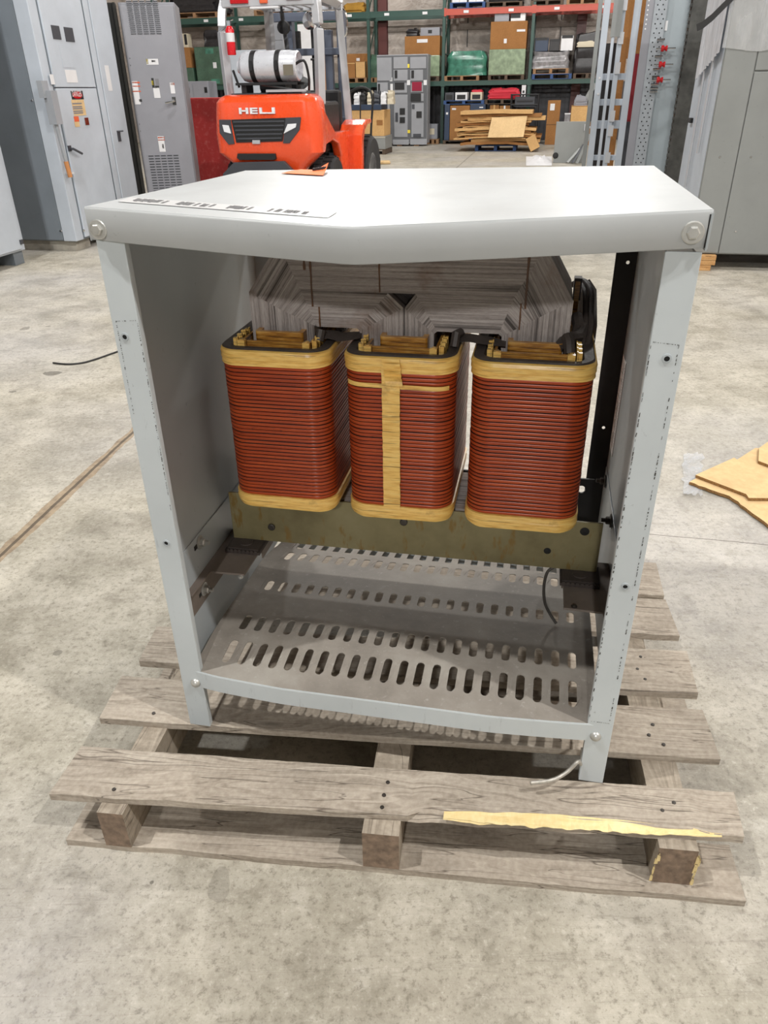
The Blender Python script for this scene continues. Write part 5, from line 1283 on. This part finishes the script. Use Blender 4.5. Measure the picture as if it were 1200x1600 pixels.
# dark edge stack between the column and the wrapped cabinet
s=MB(B);s.box((g1+.01,dP+.0,0),(g1+.16,dP+.35,2.75));
for k in range(40): s.box((g1-.008,dP+.01,.2+.062*k),(g1+.01,dP+.05,.23+.062*k))
o=s.build('busbar_stack',paint('smoky_steel_strips',srgb(82,82,80),.5,.2,.4,8),None);tag(o,'dark notched strip stack between the perforated column and the wrapped cabinet','strip stack')
# grey door panel and leaning strips
dD=-6.9
x0=BP(866,230,dD)[0];x1=BP(918,230,dD)[0];z1=BP(890,190,dD)[1]
t=thing('door_panel','loose grey door panel with a round black lock standing on the floor right of the flattened cartons','door panel',((x0+x1)/2,dD,0),B)
s=MB(B);s.box((x0,dD,0.0),(x1,dD+.03,z1));s.box((x0,dD+.03,0),(x0+.02,dD+.08,z1));s.box((x1-.02,dD+.03,0),(x1,dD+.08,z1));s.box((x0,dD+.03,z1-.02),(x1,dD+.08,z1));s.build('panel',M['cabR'],t,bevel=.006)
x,z=BP(868,243,dD);s=MB(B);s.lathe((x,dD,z),(0,-1,0),[(.06,0),(.06,.01),(.045,.012),(.04,.03),(.0001,.032)],0,20,False);s.build('lock',M['black'],t)
x,z=BP(915,199,dD);s=MB(B);s.tube([(x,dD-.02,z),(x+.2,dD-.02,z)],.02,0,8);s.box((x-.03,dD-.03,z-.06),(x-.01,dD,z+.06));s.build('latch_bar',M['silver'],t)
for k,(pt,pb,wd) in enumerate(((906,885,.05),(912,893,.04),(922,900,.05))):
    dd2=dD-.25-.12*k
    a=BP(pb,265,dd2);b_=BP(pt,(232,226,210)[k],dd2+.1)
    s=MB(B);s.tube([(a[0],dd2,max(0.03,a[1]) if a[1]>.03 else .03),(b_[0],dd2+.15,b_[1])],wd,0,4,True,.3);o=s.build('metal_strip',M['cabR'] if k!=1 else M['charcoal'],None)
    tag(o,('pale grey metal strip leaning, leftmost of three before the open frame','dark metal strip leaning, middle of three before the open frame','pale metal strip leaning, rightmost of three before the open frame')[k],'metal strip')
# ================================================================== FORKLIFT
K0=Frame((-1.15,9.4),YAW);oo=K0.w(-.12,0,0)
K=Frame((oo.x,oo.y),YAW)
fk=thing('forklift','orange-red forklift seen from behind with white gas tank and silver roof posts','forklift',(0,1.0,0),K)
secs=[(.58,.36,.10,.06),(.66,.44,.06,.1),(.80,.63,.0,.16),(1.0,.64,-.015,.18),(1.20,.62,-.01,.18),(1.31,.60,.0,.16),(1.36,.56,.04,.14),(1.385,.50,.10,.10)]
s=MB(K);L=[]
for z,hw,v0,r in secs: L.append([(p[0],p[1],z) for p in rr(-hw,hw,v0,.50 if z>.9 else .36,r,7)])
s.loft(L,0,True,True,True,True);cw=s.build('counterweight',M['forko'],fk)
def kp(px,py,v=0): q=K.hit(px,py,v=v);return (q.x,q.z)
for sg in (-1,1):   # side body between axles, fender
    pv=[(.22,1.26),(.45,1.13),(.72,.98),(1.42,.97),(1.5,.95),(1.5,.45),(1.0,.45),(.98,.70),(.88,.84),(.60,.90),(.22,.86)]
    s=MB(K);s.prism([(a,c) for a,c in pv],'x',sg*.52,sg*.63);s.build('side_panel',M['forko'],fk,bevel=.02)
    fa=[(1.36,.45),(1.36,.92),(1.48,1.03),(1.68,1.08),(1.95,1.08),(1.95,1.03),(1.72,1.02),(1.56,.96),(1.47,.84),(1.45,.45)]
    s=MB(K);s.prism(fa,'x',sg*.50,sg*.80);s.build('fender',M['forko'],fk,bevel=.012)
    # wheels
    for (vv,r,u0,u1,nm) in ((.62,.36,.40,.66,'rear'),(1.90,.44,.56,.84,'front')):
        s=MB(K);ua,ub=sg*u0,sg*u1
        s.lathe((ua,vv,r),(sg,0,0),[(r*.55,0),(r*.93,0),(r,.03),(r,abs(ub-ua)-.03),(r*.93,abs(ub-ua)),(r*.6,abs(ub-ua)-.015),(r*.55,abs(ub-ua)-.02)],0,36)
        for k in range(22):
            a=k*2*math.pi/22
            for h in (0,1):
                Mx=Matrix.Translation(Vector((sg*(u0+(.02 if h==0 else .14)),vv,r)))@Matrix.Rotation(a+h*.14,4,'X')
                s.box((0 if sg>0 else -.10,-.022,r-.012),(.10 if sg>0 else 0,.022,r+.012),0,Mx)
        wl=s.build('wheel',M['tyre'],fk)
        s=MB(K);s.lathe((sg*(u1-.12),vv,r),(sg,0,0),[(.0001,.02),(r*.2,.05),(r*.3,.02),(r*.5,.05),(r*.56,.10)],0,24);s.build('rim',M['silver'],wl)
# rear face details
def kpoly(name,pts,mat,v=-.02,th=.012,par=cw):
    P=[kp(x,y,v) for x,y in pts];s=MB(K);s.prism(P,'y',v,v+.06);return s.build(name,M[mat],par,bevel=.003)
kpoly('bumper',[(365,254),(443,252),(463,272),(460,284),(350,286),(348,272)],'charcoal',-.03)
kpoly('lamp_housing',[(342,187),(360,187),(366,225),(357,226),(343,208)],'charcoal',-.025)
kpoly('lamp_housing',[(446,184),(470,183),(468,203),(452,224),(442,224)],'charcoal',-.025)
kpoly('grille_frame',[(361,187),(447,184),(441,221),(369,223)],'black',-.024)
for i in range(5):
    y=190.5+i*6.6;x0=364+i*1.6;x1=444-i*1.1
    kpoly('grille_bar',[(x0,y-1.3),(x1,y-2.2),(x1,y+.4),(x0,y+1.6)],'charcoal',-.032)
kpoly('tail_lamp',[(347,195),(357,196),(361,209),(350,206)],'lens',-.033);kpoly('tail_lamp',[(449,194),(463,193),(462,199),(443,209)],'lens',-.033)
kpoly('tow_pin_plate',[(394,219),(406,219),(406,225),(394,225)],'silver',-.034);kpoly('tow_slot',[(371,240),(430,240),(431,248),(428,250),(374,250),(370,247)],'black',-.020)
# letters H E L I
s=MB(K);x0,z0=kp(374,178.2,-.026);x1,z1=kp(429,168.5,-.026);hw=(x1-x0);hh=abs(kp(400,168,-.026)[1]-kp(400,177.8,-.026)[1])
def bar(a,c,b_,d): s.box((x0+hw*a,-.032,z0+hh*b_),(x0+hw*c,-.012,z0+hh*d))
for (a,c,b_,d) in ((0,.07,0,1),(.19,.26,0,1),(.05,.21,.38,.62),(.31,.37,0,1),(.37,.52,0,.22),(.37,.52,.39,.61),(.37,.52,.78,1),(.57,.64,0,1),(.64,.80,0,.24),(.86,1.0,0,.22),(.92,1.0,.2,1),(.78,.86,0,.22)): bar(a,c,b_,d)
s.build('lettering',M['lens'],cw)
# black top deck, hood and seat
s=MB(K);s.box((-.42,.14,1.36),(.42,.75,1.40));s.build('top_deck',M['charcoal'],fk,bevel=.01)
s=MB(K);s.box((-.50,.46,.75),(.50,1.45,1.30));s.box((-.26,.62,1.28),(.26,1.1,1.42));s.box((-.25,.60,1.40),(.25,.72,1.80));s.build('seat',M['black'],fk,bevel=.04)
s=MB(K);s.box((-.5,1.5,.7),(.5,1.6,1.42));s.box((-.5,.95,.45),(.5,1.5,.6));s.build('dashboard',M['black'],fk,bevel=.03)
s=MB(K);s.lathe((-.05,1.38,1.48),(0,-.5,.85),[(.17,0),(.185,.01),(.17,.02)],0,24);s.tube([(-.05,1.5,1.3),(-.05,1.38,1.48)],.02,0);s.build('steering_wheel',M['black'],fk)
# overhead guard
s=MB(K)
def bar3(P,w,m=0):
    s.tube(P,w,m,4,True)
for sg in (-1,1):
    s=MB(K);s.tube(cat([(sg*.545,.42,1.28),(sg*.56,.42,1.8),(sg*.555,.43,2.1),(sg*.53,.48,2.28),(sg*.50,.60,2.34),(sg*.46,1.65,2.34),(sg*.455,1.76,2.27),(sg*.52,1.86,1.0)],5),.062,0,4);s.build('roof_post',M['silver'],fk,bevel=.015)
s=MB(K);s.box((-.53,.40,2.225),(.53,.47,2.35));rb=s.build('rear_roof_bar',M['silver'],fk,bevel=.01)
for k in range(7): s=MB(K);u=-.36+.12*k;s.box((u-.02,.47,2.30),(u+.02,1.72,2.34));s.build('roof_slat',M['silver'],fk)
s=MB(K);s.box((-.5,1.70,2.28),(.5,1.76,2.34));s.build('front_roof_bar',M['silver'],fk)
def kl(name,px0,px1,z0,z1,mat):
    x0=K.hit(px0,3,v=.39).x;x1=K.hit(px1,3,v=.39).x;s=MB(K);s.box((x0,.37,z0),(x1,.40,z1));s.build(name,M[mat],rb,bevel=.006)
kl('roof_lamp',360,388,2.255,2.33,'redlens');kl('roof_lamp',447,472,2.275,2.33,'redlens');kl('beacon',406,418,2.25,2.33,'warno');kl('plate_holder',390,435,2.20,2.222,'white')
# gas tank, bracket, straps
cx0,cx1=K.hit(373,105,v=.25).x,K.hit(468,105,v=.25).x;rt=.152;tzc=1.655
t_=MB(K);t_.lathe((cx0,.25,tzc),(1,0,0),[(.0001,.0),(.06,.0),(.06,.03),(.10,.035),(rt*.93,.07),(rt,.11),(rt,cx1-cx0-.10),(rt*.96,cx1-cx0-.06),(rt*.96,cx1-cx0-.01),(rt*.88,cx1-cx0),(rt*.85,cx1-cx0-.05),(.0001,cx1-cx0-.05)],0,32);gt=t_.build('gas_tank',M['tank'],fk)
for px in (393,432):
    x=K.hit(px,100,v=.1).x;s=MB(K);s.lathe((x-.035,.25,tzc),(1,0,0),[(rt+.002,0),(rt+.006,.002),(rt+.006,.055),(rt+.002,.057)],0,32,False,False)
    s.box((x-.02,.08,tzc-.04),(x+.01,.10,tzc+.05));s.build('strap',M['black'],gt)
x=K.hit(450,115,v=.1).x;s=MB(K);s.box((x-.05,.095,tzc-.09),(x+.06,.105,tzc+.01));s.build('tank_label',flat('worn_tank_label',srgb(110,104,90),.6),gt)
s=MB(K);s.box((cx0+.05,.14,1.40),(cx0+.11,.36,1.50));s.box((cx1-.2,.14,1.40),(cx1-.14,.36,1.50));s.box((cx0,.10,1.475),(cx1,.14,1.50));s.box((cx0,.36,1.475),(cx1,.40,1.50));s.tube([(cx0+.3,.12,1.48),(cx1+.05,.12,1.41)],.015,0,6);s.tube([(cx0-.05,.2,1.62),(cx0+.03,.13,1.46)],.015,0,6);s.build('tank_bracket',M['black'],fk)
s=MB(K);s.box((cx0+.35,.10,1.405),(cx1+.1,.13,1.43));s.build('bracket_rail',M['silver'],fk)
s=MB(K);s.tube(cat([(cx1-.05,.2,1.66),(cx1+.07,.2,1.70),(cx1+.10,.25,1.55),(cx1+.08,.3,1.42)]),.014,0,8);s.tube([(cx1+.12,.5,1.40),(cx1+.12,.5,1.72)],.012,0,6);s.tube([(cx1+.06,.5,1.72),(cx1+.18,.5,1.72)],.012,0,6);s.build('gas_hose',M['black'],fk)
# extinguisher
x=K.hit(361,60,v=.36).x;s=MB(K);s.lathe((x,.34,1.775),(0,0,1),[(.0001,0),(.045,0),(.048,.01),(.048,.235),(.03,.27),(.015,.28)],0,20);s.lathe((x,.34,1.90),(0,0,1),[(.0486,0),(.0486,.085)],1,20,True,False);ex=s.build('fire_extinguisher',[M['extred'],M['white']],fk)
s=MB(K);s.box((x-.02,.32,2.05),(x+.02,.36,2.10));s.tube([(x-.03,.34,2.09),(x+.05,.34,2.11)],.009,0,6);s.build('valve',M['chrome'],ex)
# grey strut and speaker behind
s=MB(K);s.tube([(-.28,1.75,2.28),(-.16,1.70,1.35)],.035,0,4);s.build('front_strut',M['charcoal'],fk)
s=MB(K);s.lathe((-.10,1.3,2.08),(0,-1,0),[(.03,0),(.07,.02),(.07,.1),(.0001,.11)],0,16);s.tube([(-.10,1.2,2.1),(-.10,1.2,2.3)],.015,0,6);s.build('work_lamp',M['black'],fk)
s=MB(K);s.lathe((.30,1.0,2.12),(-.4,-1,0),[(.08,0),(.09,.02),(.07,.05),(.0001,.04)],0,18);s.build('mirror',M['chrome'],fk)
s=MB(K);x,z=kp(535,35,1.8);s.tube(cat([(x,1.8,z+.14),(x+.05,1.8,z+.08),(x+.05,1.8,z-.1),(x,1.8,z-.16)]),.014,0,6);s.build('side_mirror',M['chrome'],fk)
# mast
def mb(name,u0,u1,v0,v1,z0,z1,mat='mast'): s=MB(K);s.box((u0,v0,z0),(u1,v1,z1));return s.build(name,M[mat],fk,bevel=.006)
mb('mast_channel',-.40,-.30,2.2,2.34,.25,2.30);mb('mast_channel',.30,.40,2.2,2.34,.25,2.30)
mb('mast_cylinder',.14,.24,2.16,2.26,.4,2.10);mb('mast_cylinder',-.26,-.2,2.2,2.26,.4,2.1,'black')
mb('mast_cross_bar',-.56,.42,2.12,2.20,2.20,2.30);mb('mast_cross_bar',-.42,.42,2.14,2.20,1.82,1.90);mb('mast_cross_bar',-.4,.4,2.14,2.2,1.0,1.1)
mb('lift_chain',-.06,-.02,2.24,2.28,.6,2.2,'black');mb('lift_chain',.03,.07,2.24,2.28,.6,2.2,'black')
mb('carriage',-.5,.5,2.36,2.44,.15,.7,'black')
for u in (-.32,.2): s=MB(K);s.box((u,2.44,.10),(u+.12,3.5,.15));s.box((u,2.44,.10),(u+.12,2.49,.65));s.build('fork',M['charcoal'],fk)
# ================================================================== camera, lamps, view
cd=bpy.data.cameras.new('camera');co_=bpy.data.objects.new('camera',cd);COL.objects.link(co_)
cd.sensor_fit='HORIZONTAL';cd.sensor_width=36;cd.lens=F_PX/1200*36;cd.clip_start=.05;cd.clip_end=200
m=Matrix((( _r2.x,_u2.x,-_f.x,0),(_r2.y,_u2.y,-_f.y,0),(_r2.z,_u2.z,-_f.z,CAMH),(0,0,0,1)));co_.matrix_world=m
SC.camera=co_
def lamp(x,y,z,e,r=.22,c=(1,.983,.95)):
    l=bpy.data.lights.new('bay_or_fill_lamp','POINT');l.energy=e;l.shadow_soft_size=r;l.color=c
    o=bpy.data.objects.new('bay_or_fill_lamp',l);COL.objects.link(o);o.location=(x,y,z)
lamp(4.1,-1.35,8.0,1650,.085)
lamp(-3.4,.25,8.0,1550,.085)
lamp(-2.6,-13.2,8.0,3700,.3)  # added low front fill for coils and posts, set left to keep panel dark
lamp(-1.9,7.1,8.0,850,.2);lamp(5.6,5.6,8.0,850,.2)
lamp(-.5,13.9,8.0,950);lamp(6.8,12.3,8.0,950)
lamp(-1.0,19.8,8.0,1000);lamp(5.0,18.8,8.0,1000)
wd=bpy.data.worlds.new('World');SC.world=wd;wd.use_nodes=True
bg=wd.node_tree.nodes['Background'];bg.inputs[0].default_value=(.93,.96,1.0,1);bg.inputs[1].default_value=.02
vs=SC.view_settings;vs.view_transform='Standard';vs.look='None';vs.gamma=1;vs.exposure=0.0;vs.use_curve_mapping=False
SC.display_settings.display_device='sRGB'
